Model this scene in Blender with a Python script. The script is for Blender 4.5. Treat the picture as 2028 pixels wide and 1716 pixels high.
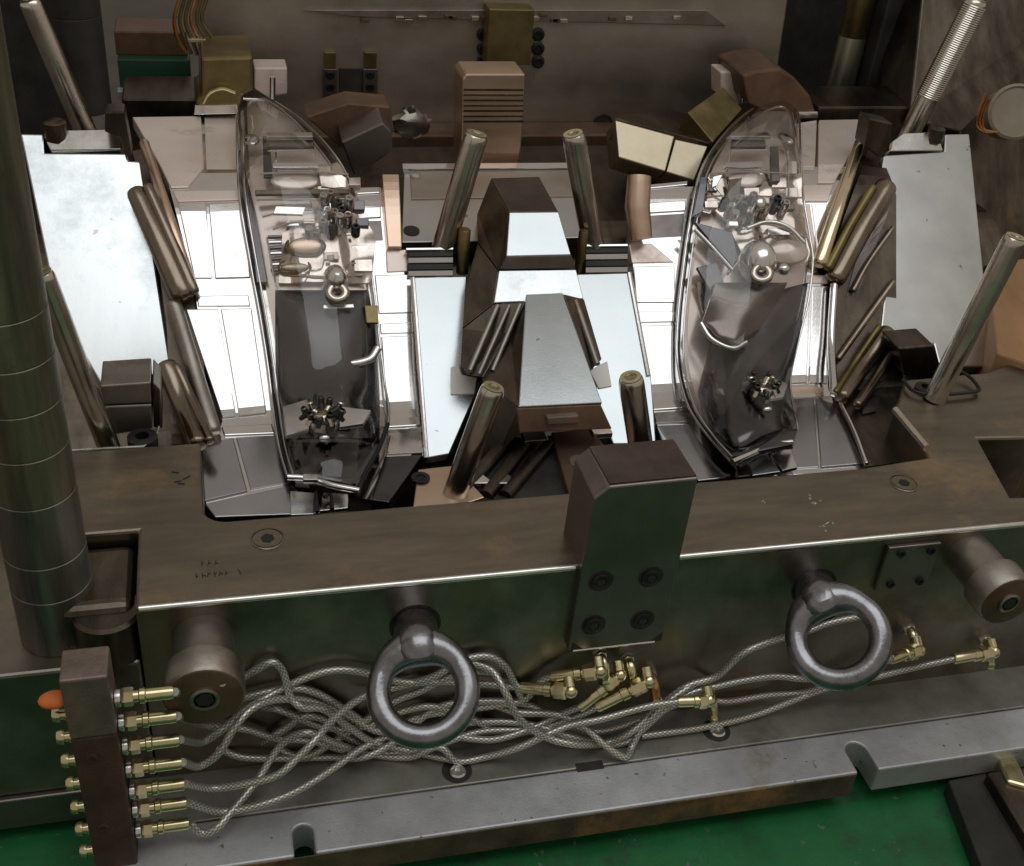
import bpy, bmesh, math, random
from mathutils import Vector, Matrix
random.seed(7)
scene = bpy.context.scene
for o in list(bpy.data.objects): bpy.data.objects.remove(o)
COL = scene.collection

# ------------------------------------------------------------------ camera
F_PX, CX, CY, CAM_H = 2300.0, 1014.0, 858.0, 7.0          # 1 unit = 10 cm
YAW, PITCH, ROLL = (math.radians(a) for a in (16.5, 34.1, 5.6))
ca, sa, cb, sb = math.cos(YAW), math.sin(YAW), math.cos(PITCH), math.sin(PITCH)
FW = Vector((sa*cb, ca*cb, -sb)); R0 = Vector((ca, -sa, 0)); U0 = R0.cross(FW)
RT = math.cos(ROLL)*R0 + math.sin(ROLL)*U0
UP = -math.sin(ROLL)*R0 + math.cos(ROLL)*U0
CAM = Vector((0, 0, CAM_H))
cam_d = bpy.data.cameras.new('camera'); cam = bpy.data.objects.new('camera', cam_d); COL.objects.link(cam)
cam_d.sensor_width = 36; cam_d.lens = F_PX/2028*36; cam_d.clip_start = .05; cam_d.clip_end = 500
m = Matrix.Identity(4)
for i in range(3):
    m[i][0] = RT[i]; m[i][1] = UP[i]; m[i][2] = -FW[i]; m[i][3] = CAM[i]
cam.matrix_world = m
scene.camera = cam

# ------------------------------------------------------------------ light
w = bpy.data.worlds.new('World'); scene.world = w; w.use_nodes = True
bg = w.node_tree.nodes['Background']
bg.inputs[0].default_value = (.31, .275, .235, 1); bg.inputs[1].default_value = 1.0
def area(name, loc, target, sx, sy, radiance, col):
    l = bpy.data.lights.new(name, 'AREA'); l.shape = 'RECTANGLE'; l.size = sx; l.size_y = sy
    l.energy = radiance*math.pi*sx*sy; l.color = col
    o = bpy.data.objects.new(name, l); COL.objects.link(o); o.location = loc
    o.rotation_euler = (Vector(target)-Vector(loc)).to_track_quat('-Z', 'Y').to_euler()
    return o
area('ceiling_skylight', (6.2, 4.3, 22), (6.2, 4.3, 0), 29, 15, 1.45, (.93, .98, 1.0))
scene.view_settings.view_transform = 'Standard'; scene.view_settings.look = 'None'
scene.view_settings.exposure = 0; scene.view_settings.gamma = 1
scene.render.engine = 'CYCLES'
scene.cycles.transparent_max_bounces = 24

# ------------------------------------------------------------------ picture -> place
def ray(px, py): return RT*(px-CX) - UP*(py-CY) + FW*F_PX
def P(px, py, z=0.0):
    d = ray(px, py); return CAM + d*((z-CAM_H)/d.z)
def PY(px, py, Y):
    d = ray(px, py); return CAM + d*(Y/d.y)
def hs(Y):                                                   # profile of the cavity floor, front to rear
    t = max(0., min(1., (Y-10.8)/2.8)); return -.45 + 1.95*t*t*(3-2*t)
def hn(Y):
    s = (hs(Y+.02)-hs(Y-.02))/.04; return Vector((0, -s, 1)).normalized()
def SP(px, py, dz=0.0):
    d = ray(px, py); d = d/d.y; lo, hi = 7.0, 30.0
    for _ in range(48):
        mid = (lo+hi)/2; p = CAM + d*mid
        if p.z > hs(mid)+dz: lo = mid
        else: hi = mid
    return CAM + d*lo
class Pl:                                                    # a plane through three points given as (px, py, Y)
    def __init__(s, *abc, off=0.):
        a, b, c = [PY(*q) for q in abc]
        s.n = (b-a).cross(c-a).normalized()
        if s.n.dot(CAM-a) < 0: s.n = -s.n
        s.a = a + s.n*off
    def at(s, px, py):
        d = ray(px, py); return CAM + d*((s.a-CAM).dot(s.n)/d.dot(s.n))
def wpx(p, px):                                              # real size of px pixels at point p
    return px*(p-CAM).dot(FW)/F_PX

# ------------------------------------------------------------------ materials
def nd(nt, t, **kw):
    n = nt.nodes.new(t)
    for k, v in kw.items(): setattr(n, k, v)
    return n
def steel(name, c1, c2, rough=.35, scale=1.5, metal=1.0, stain_sheen=None, stain_sheen_amt=.5, stain_sheen_scale=.8, brush=None, bump=.03, specks=None, rvar=.12, fine=40):
    mt = bpy.data.materials.new(name); mt.use_nodes = True; nt = mt.node_tree; b = nt.nodes['Principled BSDF']
    tc = nd(nt, 'ShaderNodeTexCoord'); L = nt.links.new
    mp = nd(nt, 'ShaderNodeMapping'); L(tc.outputs['Object'], mp.inputs[0])
    if brush: mp.inputs['Scale'].default_value = brush
    n1 = nd(nt, 'ShaderNodeTexNoise'); n1.inputs['Scale'].default_value = scale; n1.inputs['Detail'].default_value = 9; n1.inputs['Roughness'].default_value = .62
    L(mp.outputs[0], n1.inputs['Vector'])
    r1 = nd(nt, 'ShaderNodeValToRGB'); r1.color_ramp.elements[0].position = .32; r1.color_ramp.elements[1].position = .68
    r1.color_ramp.elements[0].color = (*c1, 1); r1.color_ramp.elements[1].color = (*c2, 1)
    L(n1.outputs['Fac'], r1.inputs[0]); col = r1.outputs[0]
    n2 = nd(nt, 'ShaderNodeTexNoise'); n2.inputs['Scale'].default_value = fine; n2.inputs['Detail'].default_value = 5
    L(mp.outputs[0], n2.inputs['Vector'])
    mfac = None
    if stain_sheen:
        n3 = nd(nt, 'ShaderNodeTexNoise'); n3.inputs['Scale'].default_value = stain_sheen_scale; n3.inputs['Detail'].default_value = 8; n3.inputs['Roughness'].default_value = .7
        L(tc.outputs['Object'], n3.inputs['Vector'])
        r3 = nd(nt, 'ShaderNodeValToRGB'); r3.color_ramp.elements[0].position = .62-.25*stain_sheen_amt; r3.color_ramp.elements[1].position = .78-.2*stain_sheen_amt
        L(n3.outputs['Fac'], r3.inputs[0])
        mx = nd(nt, 'ShaderNodeMix', data_type='RGBA'); L(r3.outputs[0], mx.inputs[0]); L(col, mx.inputs[6]); mx.inputs[7].default_value = (*stain_sheen, 1)
        col = mx.outputs[2]; mfac = r3.outputs[0]
    if specks:
        v = nd(nt, 'ShaderNodeTexNoise'); v.inputs['Scale'].default_value = specks[1]; v.inputs['Detail'].default_value = 2
        L(tc.outputs['Object'], v.inputs['Vector'])
        rv = nd(nt, 'ShaderNodeValToRGB'); rv.color_ramp.elements[0].position = specks[2]; rv.color_ramp.elements[1].position = specks[2]+.03
        L(v.outputs['Fac'], rv.inputs[0])
        mx = nd(nt, 'ShaderNodeMix', data_type='RGBA'); L(rv.outputs[0], mx.inputs[0]); L(col, mx.inputs[6]); mx.inputs[7].default_value = (*specks[0], 1)
        col = mx.outputs[2]
    L(col, b.inputs['Base Color'])
    b.inputs['Metallic'].default_value = metal
    mr = nd(nt, 'ShaderNodeMapRange'); mr.inputs[3].default_value = max(.02, rough-rvar); mr.inputs[4].default_value = min(1, rough+rvar)
    L(n1.outputs['Fac'], mr.inputs[0]); L(mr.outputs[0], b.inputs['Roughness'])
    if bump:
        bp = nd(nt, 'ShaderNodeBump'); bp.inputs['Strength'].default_value = bump; bp.inputs['Distance'].default_value = .05
        L(n2.outputs['Fac'], bp.inputs['Height']); L(bp.outputs[0], b.inputs['Normal'])
    return mt
M = {}
M['rail'] = steel('oxidised_steel', (.205, .176, .14), (.295, .253, .202), .34, 3.0, stain_sheen=(.50, .37, .20), stain_sheen_amt=.32, stain_sheen_scale=.5, brush=(.35, 1.6, 1), bump=.06, fine=70)  # golden patches stand in for the warm sheen on the rail top
M['rail_side'] = steel('rail_side_steel', (.17, .15, .125), (.34, .31, .26), .38, 1.4, stain_sheen=(.30, .22, .13), stain_sheen_amt=.3, bump=.03)
M['base'] = steel('grey_plate_steel', (.40, .41, .42), (.60, .61, .63), .50, 1.6, metal=.55, stain_sheen=(.30, .26, .21), stain_sheen_amt=.15, specks=((.22, .19, .16), 14, .71), bump=.06)
M['base_upper'] = steel('oily_plate_steel', (.20, .20, .17), (.36, .36, .32), .45, 1.3, metal=.6, stain_sheen=(.16, .13, .09), stain_sheen_amt=.2, bump=.05)
M['base_edge'] = steel('rusty_plate_edge', (.06, .045, .035), (.17, .12, .08), .6, 2.2, metal=.5, stain_sheen=(.42, .22, .09), stain_sheen_amt=.3, bump=.2)
M['ground'] = steel('ground_wear_steel', (.60, .63, .645), (.74, .77, .78), .24, 1.0, stain_sheen=(.44, .47, .50), stain_sheen_amt=.22, stain_sheen_scale=.7, brush=(1.6, .6, .6), specks=((.45, .46, .46), 7, .73), bump=.015, rvar=.05)  # grey blotches stand in for soft dark reflections on the wear plate
M['ground_mid'] = steel('satin_wear_steel', (.50, .54, .56), (.58, .615, .635), .26, 1.2, specks=((.30, .31, .32), 7, .72), bump=.015, rvar=.05)
M['polish_low'] = steel('dimmed_polished_steel', (.42, .43, .46), (.56, .57, .60), .2, .9, bump=0, rvar=.06)  # cavity steel with the dim reflection of the lower flats put into its colour
M['pad'] = steel('pale_grease', (.80, .80, .74), (.86, .86, .80), .4, 3, metal=0, bump=.03)
M['edge_gold'] = steel('gilded_ridge_steel', (.80, .66, .46), (.92, .82, .64), .22, 1.5, bump=.02)
M['ground_grey'] = steel('ground_grey_steel', (.58, .585, .59), (.68, .685, .68), .30, 1.4, specks=((.3, .3, .3), 6, .72), bump=.015, rvar=.05)
M['polish'] = steel('polished_cavity_steel', (.70, .68, .68), (.84, .83, .83), .12, .9, stain_sheen=(.55, .40, .34), stain_sheen_amt=.05, bump=.008, rvar=.06)
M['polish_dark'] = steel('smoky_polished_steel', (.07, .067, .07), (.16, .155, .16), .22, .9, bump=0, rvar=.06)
M['facet'] = steel('facetted_clear_bright', (.40, .34, .30), (.78, .70, .65), .16, 2.5, bump=0, rvar=.05)
M['smoke'] = steel('smoky_brown_plastic', (.11, .095, .085), (.22, .19, .17), .22, 1.2, bump=0, rvar=.05)
M['rim'] = steel('bright_lens_rim', (.62, .60, .60), (.86, .85, .86), .18, 2, bump=0, rvar=.06)
M['bed'] = steel('added_dark_ground_mat', (.06, .055, .045), (.12, .11, .09), .6, .6, metal=.2, bump=.05)
M['dark'] = steel('dark_tool_steel', (.07, .058, .046), (.17, .14, .11), .36, 1.3, stain_sheen=(.26, .16, .09), stain_sheen_amt=.2, brush=(3, 1, 1), bump=.05)
M['rib'] = steel('brushed_brown_steel', (.20, .16, .125), (.32, .265, .215), .26, 1.6, brush=(2, .4, .4), bump=.04)
M['groove'] = steel('joint_steel', (.10, .085, .08), (.22, .19, .18), .3, 1.5, bump=.02)
M['lock'] = steel('blackened_lock_steel', (.20, .17, .155), (.28, .25, .23), .42, 1.2, bump=.02)
M['lock_top'] = steel('brown_lock_steel', (.10, .075, .065), (.17, .13, .11), .5, 2, bump=.08)
M['pin'] = steel('hardened_pin_steel', (.56, .51, .45), (.74, .69, .62), .22, 2, stain_sheen=(.30, .23, .15), stain_sheen_amt=.2, bump=.02)
M['pillar'] = steel('oiled_pillar_steel', (.12, .12, .11), (.34, .335, .32), .42, 1.6, stain_sheen=(.25, .24, .17), stain_sheen_amt=.2, brush=(3, 3, .25), bump=.03)  # upright streaks put bright highlights into the pillar colour
M['pillar_up'] = steel('greasy_pillar_steel', (.12, .115, .085), (.34, .32, .23), .50, 1.6, stain_sheen=(.08, .075, .05), stain_sheen_amt=.2, brush=(3, 3, .25), bump=.04)  # same highlight streaks painted into the greased upper sections
M['cast'] = steel('cast_eyebolt_steel', (.22, .22, .235), (.36, .36, .385), .28, 6, bump=.05, fine=30)
M['support'] = steel('support_steel', (.26, .24, .21), (.40, .37, .33), .42, 2, stain_sheen=(.22, .14, .09), stain_sheen_amt=.3, bump=.05)
M['brass'] = steel('brass', (.60, .53, .30), (.80, .75, .50), .22, 3, bump=.02)
M['nickel'] = steel('pale_fitting_metal', (.72, .72, .70), (.88, .88, .86), .2, 3, bump=.01)
M['rust'] = steel('rusty_manifold', (.05, .028, .024), (.12, .062, .045), .62, 2.2, metal=.25, stain_sheen=(.26, .085, .03), stain_sheen_amt=.12, stain_sheen_scale=2, bump=.25)
M['rust_pale'] = steel('pale_rusty_face', (.16, .12, .10), (.27, .21, .18), .5, 2.5, metal=.5, stain_sheen=(.30, .13, .06), stain_sheen_amt=.25, stain_sheen_scale=2, bump=.15)
M['orange'] = steel('orange_cap', (.55, .12, .02), (.70, .19, .04), .55, 4, metal=0, bump=.1)
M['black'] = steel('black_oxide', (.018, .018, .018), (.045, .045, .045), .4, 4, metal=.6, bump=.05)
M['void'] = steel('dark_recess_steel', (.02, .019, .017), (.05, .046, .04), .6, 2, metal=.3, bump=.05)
M['green'] = steel('green_floor_paint', (.010, .100, .030), (.016, .16, .05), .40, 1.4, metal=0, stain_sheen=(.03, .055, .035), stain_sheen_amt=.34, stain_sheen_scale=2.2, specks=((.10, .15, .11), 9, .69), bump=.06)
M['green_dark'] = steel('dark_green_paint', (.008, .045, .022), (.014, .07, .035), .5, 1, metal=0, bump=.04)
M['back'] = steel('stained_back_steel', (.34, .30, .255), (.52, .465, .40), .50, .9, stain_sheen=(.22, .20, .15), stain_sheen_amt=.2, stain_sheen_scale=.4, brush=(.7, 1, 1.2), bump=.05)
M['back_rust'] = steel('rusted_back_steel', (.10, .06, .04), (.24, .15, .10), .5, 1.2, metal=.7, bump=.08)
M['olive'] = steel('olive_steel', (.16, .13, .06), (.34, .27, .13), .42, 1.5, bump=.05)
M['cream'] = steel('cream_steel', (.42, .36, .25), (.60, .53, .40), .38, 1.8, bump=.02)
M['copper'] = steel('coppery_steel', (.66, .46, .34), (.82, .64, .52), .36, .9, brush=(.5, 1, 4), bump=.04)
M['pink'] = steel('rosy_polished_steel', (.74, .62, .56), (.86, .76, .70), .28, .8, metal=.35, stain_sheen=(.36, .22, .16), stain_sheen_amt=.12, bump=.01, rvar=.05)  # on the upper inserts the rosy tint stands in for a reflected warm wall
M['bowl'] = steel('lens_backing', (.60, .51, .46), (.80, .71, .66), .22, 1.4, metal=.45, bump=.01, rvar=.08)
M['wire'] = steel('copper_wire', (.55, .24, .10), (.70, .36, .18), .3, 3, bump=0)
M['wood'] = steel('rust_orange_plank', (.28, .15, .07), (.42, .24, .12), .6, 1.5, metal=.1, brush=(1, .3, 1), bump=.1)
M['disc'] = steel('tan_drum_paint', (.22, .19, .14), (.32, .28, .21), .5, 1.5, metal=0, bump=.05)

def clear_mat():
    mt = bpy.data.materials.new('clear_plastic'); mt.use_nodes = True; nt = mt.node_tree; L = nt.links.new
    nt.nodes.remove(nt.nodes['Principled BSDF']); out = nt.nodes['Material Output']
    t = nd(nt, 'ShaderNodeBsdfTransparent'); t.inputs[0].default_value = (.97, .965, .96, 1)
    g = nd(nt, 'ShaderNodeBsdfGlossy'); g.inputs['Roughness'].default_value = .04
    lw = nd(nt, 'ShaderNodeLayerWeight'); lw.inputs['Blend'].default_value = .5
    pw = nd(nt, 'ShaderNodeMath', operation='POWER'); pw.inputs[1].default_value = 3.5; L(lw.outputs['Facing'], pw.inputs[0])
    fr = nd(nt, 'ShaderNodeMath', operation='MULTIPLY_ADD'); fr.inputs[1].default_value = .55; fr.inputs[2].default_value = .035; L(pw.outputs[0], fr.inputs[0])
    tc = nd(nt, 'ShaderNodeTexCoord'); n = nd(nt, 'ShaderNodeTexNoise'); n.inputs['Scale'].default_value = 2.2; L(tc.outputs['Object'], n.inputs['Vector'])
    bp = nd(nt, 'ShaderNodeBump'); bp.inputs['Strength'].default_value = .10; bp.inputs['Distance'].default_value = .06; L(n.outputs['Fac'], bp.inputs['Height'])
    L(bp.outputs[0], g.inputs['Normal'])
    mx = nd(nt, 'ShaderNodeMixShader'); L(fr.outputs[0], mx.inputs[0]); L(t.outputs[0], mx.inputs[1]); L(g.outputs[0], mx.inputs[2]); L(mx.outputs[0], out.inputs[0])
    return mt
M['clear'] = clear_mat()
def hose_mat():
    mt = bpy.data.materials.new('braided_hose'); mt.use_nodes = True; nt = mt.node_tree; L = nt.links.new; b = nt.nodes['Principled BSDF']
    uv = nd(nt, 'ShaderNodeUVMap')
    mp = nd(nt, 'ShaderNodeMapping'); mp.inputs['Scale'].default_value = (1, 1, 1); L(uv.outputs[0], mp.inputs[0])
    wv = nd(nt, 'ShaderNodeTexChecker'); wv.inputs['Scale'].default_value = 16; L(mp.outputs[0], wv.inputs['Vector'])
    wv.inputs['Color1'].default_value = (.86, .84, .78, 1); wv.inputs['Color2'].default_value = (.34, .33, .30, 1)
    n = nd(nt, 'ShaderNodeTexNoise'); n.inputs['Scale'].default_value = 1.5
    mx = nd(nt, 'ShaderNodeMix', data_type='RGBA'); mx.blend_type = 'MULTIPLY'; mx.inputs[0].default_value = .25
    L(wv.outputs[0], mx.inputs[6]); L(n.outputs['Fac'], mx.inputs[7]); L(mx.outputs[2], b.inputs['Base Color'])
    b.inputs['Roughness'].default_value = .34; b.inputs['Metallic'].default_value = .7
    bp = nd(nt, 'ShaderNodeBump'); bp.inputs['Strength'].default_value = .7; bp.inputs['Distance'].default_value = .02
    L(wv.outputs['Fac'], bp.inputs['Height']); L(bp.outputs[0], b.inputs['Normal'])
    return mt
M['hose'] = hose_mat()

# ------------------------------------------------------------------ mesh helpers
class MB:
    def __init__(s): s.v = []; s.f = []; s.uv = {}
    def add(s, vs, fs):
        k = len(s.v); s.v += [Vector(v) for v in vs]; s.f += [tuple(i+k for i in f) for f in fs]; return s
    def box(s, x0, x1, y0, y1, z0, z1):
        return s.add([(x0,y0,z0),(x1,y0,z0),(x1,y1,z0),(x0,y1,z0),(x0,y0,z1),(x1,y0,z1),(x1,y1,z1),(x0,y1,z1)],
                     [(3,2,1,0),(4,5,6,7),(0,1,5,4),(1,2,6,5),(2,3,7,6),(3,0,4,7)])
    def prism(s, pts, vec):                                  # polygon swept along vec
        n = len(pts); pts = [Vector(p) for p in pts]; vec = Vector(vec)
        return s.add(pts+[p+vec for p in pts], [tuple(range(n)), tuple(range(2*n-1, n-1, -1))] + [(i, n+i, n+(i+1)%n, (i+1)%n) for i in range(n)])
    def hull2(s, top, bot):                                  # two polygons with the same count
        n = len(top)
        return s.add(list(top)+list(bot), [tuple(range(n)), tuple(range(2*n-1, n-1, -1))] + [(i, n+i, n+(i+1)%n, (i+1)%n) for i in range(n)])
    def tube(s, pts, r, n=12, caps=True, uvscale=None):
        pts = [Vector(p) for p in pts]; k0 = len(s.v); up = None; length = 0
        for i, p in enumerate(pts):
            a = pts[max(0, i-1)]; b = pts[min(len(pts)-1, i+1)]; t = (b-a).normalized()
            if up is None: up = t.orthogonal().normalized()
            up = (up - t*up.dot(t)).normalized(); sd = t.cross(up)
            rr = r[i] if isinstance(r, (list, tuple)) else r
            if i: length += (p-pts[i-1]).length
            for j in range(n):
                an = 2*math.pi*j/n; s.v.append(p + (up*math.cos(an)+sd*math.sin(an))*rr)
        for i in range(len(pts)-1):
            for j in range(n):
                f = (k0+i*n+j, k0+i*n+(j+1)%n, k0+(i+1)*n+(j+1)%n, k0+(i+1)*n+j)
                s.f.append(f)
                if uvscale:
                    l0 = sum((pts[q+1]-pts[q]).length for q in range(i)); l1 = l0+(pts[i+1]-pts[i]).length
                    s.uv[len(s.f)-1] = [(j/n*.8, l0*uvscale), ((j+1)/n*.8, l0*uvscale), ((j+1)/n*.8, l1*uvscale), (j/n*.8, l1*uvscale)]
        if caps:
            s.f.append(tuple(k0+j for j in reversed(range(n)))); s.f.append(tuple(k0+(len(pts)-1)*n+j for j in range(n)))
        return s
    def lathe(s, o, axis, prof, n=24):                       # prof: (radius, distance along axis)
        o = Vector(o); ax = Vector(axis).normalized()
        return s.tube2([(o+ax*d, r) for r, d in prof], ax, n)
    def tube2(s, rings, ax, n):
        up = ax.orthogonal().normalized(); sd = ax.cross(up); k0 = len(s.v)
        for p, r in rings:
            for j in range(n):
                an = 2*math.pi*j/n; s.v.append(p+(up*math.cos(an)+sd*math.sin(an))*r)
        for i in range(len(rings)-1):
            for j in range(n): s.f.append((k0+i*n+j, k0+i*n+(j+1)%n, k0+(i+1)*n+(j+1)%n, k0+(i+1)*n+j))
        s.f.append(tuple(k0+j for j in reversed(range(n)))); s.f.append(tuple(k0+(len(rings)-1)*n+j for j in range(n)))
        return s
    def torus(s, c, nrm, R, r, n=40, k=16, sq=1.):
        c = Vector(c); nrm = Vector(nrm).normalized(); u = nrm.orthogonal().normalized(); v = nrm.cross(u); k0 = len(s.v)
        for i in range(n):
            a = 2*math.pi*i/n; d = u*math.cos(a)+v*math.sin(a)
            for j in range(k):
                b = 2*math.pi*j/k; s.v.append(c+d*(R+r*math.cos(b))+nrm*(r*math.sin(b)*sq))
        for i in range(n):
            for j in range(k):
                s.f.append((k0+i*k+j, k0+((i+1)%n)*k+j, k0+((i+1)%n)*k+(j+1)%k, k0+i*k+(j+1)%k))
        return s
    def ball(s, c, rx, ry, rz, n=16, k=10, rot=None):
        c = Vector(c); k0 = len(s.v)
        for i in range(k+1):
            t = math.pi*i/k
            for j in range(n):
                a = 2*math.pi*j/n; v = Vector((rx*math.sin(t)*math.cos(a), ry*math.sin(t)*math.sin(a), rz*math.cos(t)))
                if rot: v = rot @ v
                s.v.append(c+v)
        for i in range(k):
            for j in range(n): s.f.append((k0+i*n+j, k0+(i+1)*n+j, k0+(i+1)*n+(j+1)%n, k0+i*n+(j+1)%n))
        return s
    def hexa(s, o, axis, r, d0, d1): return s.lathe(o, axis, [(r*.93, d0), (r, d0+.02), (r, d1-.02), (r*.93, d1)], 6)
    def build(s, name, mat, parent=None, bevel=0., smooth=False, seg=2, origin=None):
        me = bpy.data.meshes.new(name)
        o0 = Vector(parent.location) if parent is not None and parent.get('_org') is None else Vector((0, 0, 0))
        if parent is not None:
            q = parent; o0 = Vector((0, 0, 0))
            while q is not None: o0 += Vector(q.location); q = q.parent
        if origin is not None: o0 = Vector(origin)
        me.from_pydata([v-o0 for v in s.v], [], s.f); me.update()
        if s.uv:
            ul = me.uv_layers.new(name='UVMap')
            for fi, uvs in s.uv.items():
                for li, uvc in zip(me.polygons[fi].loop_indices, uvs): ul.data[li].uv = uvc
        bm = bmesh.new(); bm.from_mesh(me); bmesh.ops.recalc_face_normals(bm, faces=bm.faces); bm.to_mesh(me); bm.free()
        if mat is not None: me.materials.append(mat)
        if smooth:
            for p in me.polygons: p.use_smooth = True
            try: me.set_sharp_from_angle(angle=math.radians(38))
            except Exception: pass
        o = bpy.data.objects.new(name, me); COL.objects.link(o)
        if parent is not None: o.parent = parent
        if origin is not None and parent is None: o.location = o0
        if bevel:
            b = o.modifiers.new('edge', 'BEVEL'); b.width = bevel; b.segments = seg; b.limit_method = 'ANGLE'; b.angle_limit = math.radians(35)
            b.harden_normals = False
        return o
def thing(name, label, cat, loc=(0, 0, 0), group=None):
    o = bpy.data.objects.new(name, None); COL.objects.link(o); o.location = loc; o.empty_display_size = .2
    o['label'] = label; o['category'] = cat
    if group: o['group'] = group
    return o
def tag(o, label, cat, group=None):
    o['label'] = label; o['category'] = cat
    if group: o['group'] = group
    return o
def struct(o): o['kind'] = 'structure'; return o
def lerp_poly(pts, n):
    pts = [Vector((p[0], p[1], 0)) for p in pts]
    ds = [0]
    for a, b in zip(pts, pts[1:]): ds.append(ds[-1]+(b-a).length)
    out = []
    for i in range(n):
        d = ds[-1]*i/(n-1); j = 0
        while j < len(pts)-2 and ds[j+1] < d: j += 1
        t = (d-ds[j])/max(1e-6, ds[j+1]-ds[j]); q = pts[j].lerp(pts[j+1], t); out.append((q.x, q.y))
    return out
def smooth_px(pts, n):                                       # Catmull-Rom through pixel (or 3D) points
    P_ = [Vector(p) for p in pts]; P_ = [P_[0]*2-P_[1]]+P_+[P_[-1]*2-P_[-2]]
    out = []
    m_ = len(P_)-3
    for i in range(n):
        t = i/(n-1)*m_; k = min(int(t), m_-1); t -= k; a, b, c, d = P_[k:k+4]
        out.append(.5*((2*b)+(c-a)*t+(2*a-5*b+4*c-d)*t*t+(3*b-a-3*c+d)*t**3))
    return out
def loft(left, right, dz=0., th=.12, nv=24, nu=4, crown=0., curve=False):
    """sheet lying on the cavity profile between two outlines, thickened downwards"""
    mb = MB()
    if curve:
        A = [tuple(q[:2]) for q in smooth_px([(p[0], p[1], 0) for p in left], nv)]; B = [tuple(q[:2]) for q in smooth_px([(p[0], p[1], 0) for p in right], nv)]
    else: A, B = lerp_poly(left, nv), lerp_poly(right, nv)
    top = []; bot = []
    for i in range(nv):
        for j in range(nu+1):
            u = j/nu; c = dz + crown*(math.sin(math.pi*u)**.7 if crown else 0)
            if crown: c = dz + crown*(max(0., math.sin(math.pi*u))**.7)*(max(0., math.sin(math.pi*min(1, max(0, i/(nv-1)))))**.45)
            p = SP(A[i][0]+(B[i][0]-A[i][0])*u, A[i][1]+(B[i][1]-A[i][1])*u, c)
            top.append(p); bot.append(p-hn(p.y)*th)
    W = nu+1; n = len(top); f = []
    for i in range(nv-1):
        for j in range(nu):
            a = i*W+j; f.append((a, a+1, a+W+1, a+W)); f.append((n+a, n+a+W, n+a+W+1, n+a+1))
    for i in range(nv-1):
        a = i*W; f.append((a, a+W, n+a+W, n+a)); a = i*W+nu; f.append((a, n+a, n+a+W, a+W))
    for j in range(nu):
        f.append((j, n+j, n+j+1, j+1)); a = (nv-1)*W+j; f.append((a, a+1, n+a+1, n+a))
    return mb.add(top+bot, f)
def slab(pl, pts, th):
    return MB().prism([pl.at(*p) for p in pts], -pl.n*th)
def copy_tree(o, parent=None):
    c = o.copy(); COL.objects.link(c); c.parent = parent
    for ch in [k for k in bpy.data.objects if k.parent == o]: copy_tree(ch, c)
    return c
YF = 7.71; ZB = -2.17

# ------------------------------------------------------------------ setting
fl = MB().add([(-3.4, -40, -2.72), (11, -40, -2.72), (11, 30, -2.72), (-3.4, 30, -2.72)], [(0, 1, 2, 3)]).build('floor', M['green']); struct(fl)

bd = MB().add([(-60, 9.2, -2.70), (80, 9.2, -2.70), (80, 90, -2.70), (-60, 90, -2.70), (-60, -60, -2.74), (80, -60, -2.74), (80, 90, -2.74), (-60, 90, -2.74)], [(0, 1, 2, 3), (4, 5, 6, 7)]).build('added_dark_ground', M['bed']); struct(bd)  # dark sheets added to keep green floor out of the pin and pillar reflections
# ------------------------------------------------------------------ clamp plate at the bottom
T = thing('clamp_plate', 'wide grey steel clamp plate with pitted face lying on the green floor', 'steel plate', (3, 7, ZB-.4))
MB().box(-1.25, 11.5, 7.14, 17.2, ZB-.40, ZB).build('upper_plate', M['base_upper'], T, .015)
def slot(cx, w, y1, y0):
    pts = [(cx-w, y0)]
    for i in range(9): a = math.pi*(1-i/8); pts.append((cx+w*math.cos(a), y1+w*math.sin(a)))
    return pts+[(cx+w, y0)]
yfr = 6.62
def shear(pts): return pts
s1 = [(q.x) for q in (P(580, 1660, ZB), P(622, 1660, ZB))]; s2 = [(q.x) for q in (P(1683, 1500, ZB), P(1727, 1500, ZB))]
c1, w1 = sum(s1)/2, (s1[1]-s1[0])/2; c2, w2 = sum(s2)/2, (s2[1]-s2[0])/2
pts = [(-1.25, 7.132), (-1.25, yfr)] + slot(c1, w1, P(600, 1640, ZB).y-.05, yfr) + slot(c2, w2, P(1690, 1480, ZB).y-.05, yfr) + [(11.5, yfr), (11.5, 7.132)]
MB().prism([(x, y, ZB-.006) for x, y in pts], (0, 0, -.34)).build('front_ledge', M['base'], T, .02)
MB().box(-1.22, c2-w2-.02, yfr-.012, yfr-.001, ZB-.34, ZB-.03).build('rusty_edge', M['base_edge'], T)
MB().box(-3.6, -1.26, 7.66, 17.2, ZB-.40, ZB-.002).build('side_ledge', M['lock'], T, .015)
for (px, py) in ((905, 1527), (1418, 1447)):
    q = P(px, py, ZB)
    MB().lathe(q+Vector((0, 0, .004)), (0, 0, -1), [(.15, 0), (.15, .01)], 20).build('screw_hole', M['void'], T)
    MB().lathe(q+Vector((0, -.03, .002)), (0, 0, 1), [(.085, 0), (.085, .03), (.07, .045), (.03, .045), (.03, .02)], 16).build('screw', M['nickel'], T, smooth=True)
q = P(1168, 1518, ZB); MB().box(q.x-.14, q.x+.14, 7.1, 7.2, ZB-.02, ZB+.004).build('notch', M['void'], T)

# ------------------------------------------------------------------ mould plate (bolster)
T = thing('mould_plate', 'heavy brown steel mould plate whose long front rail spans the picture', 'mould plate', (3, 8, ZB))
XL, XR = -.88, 11.0
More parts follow.
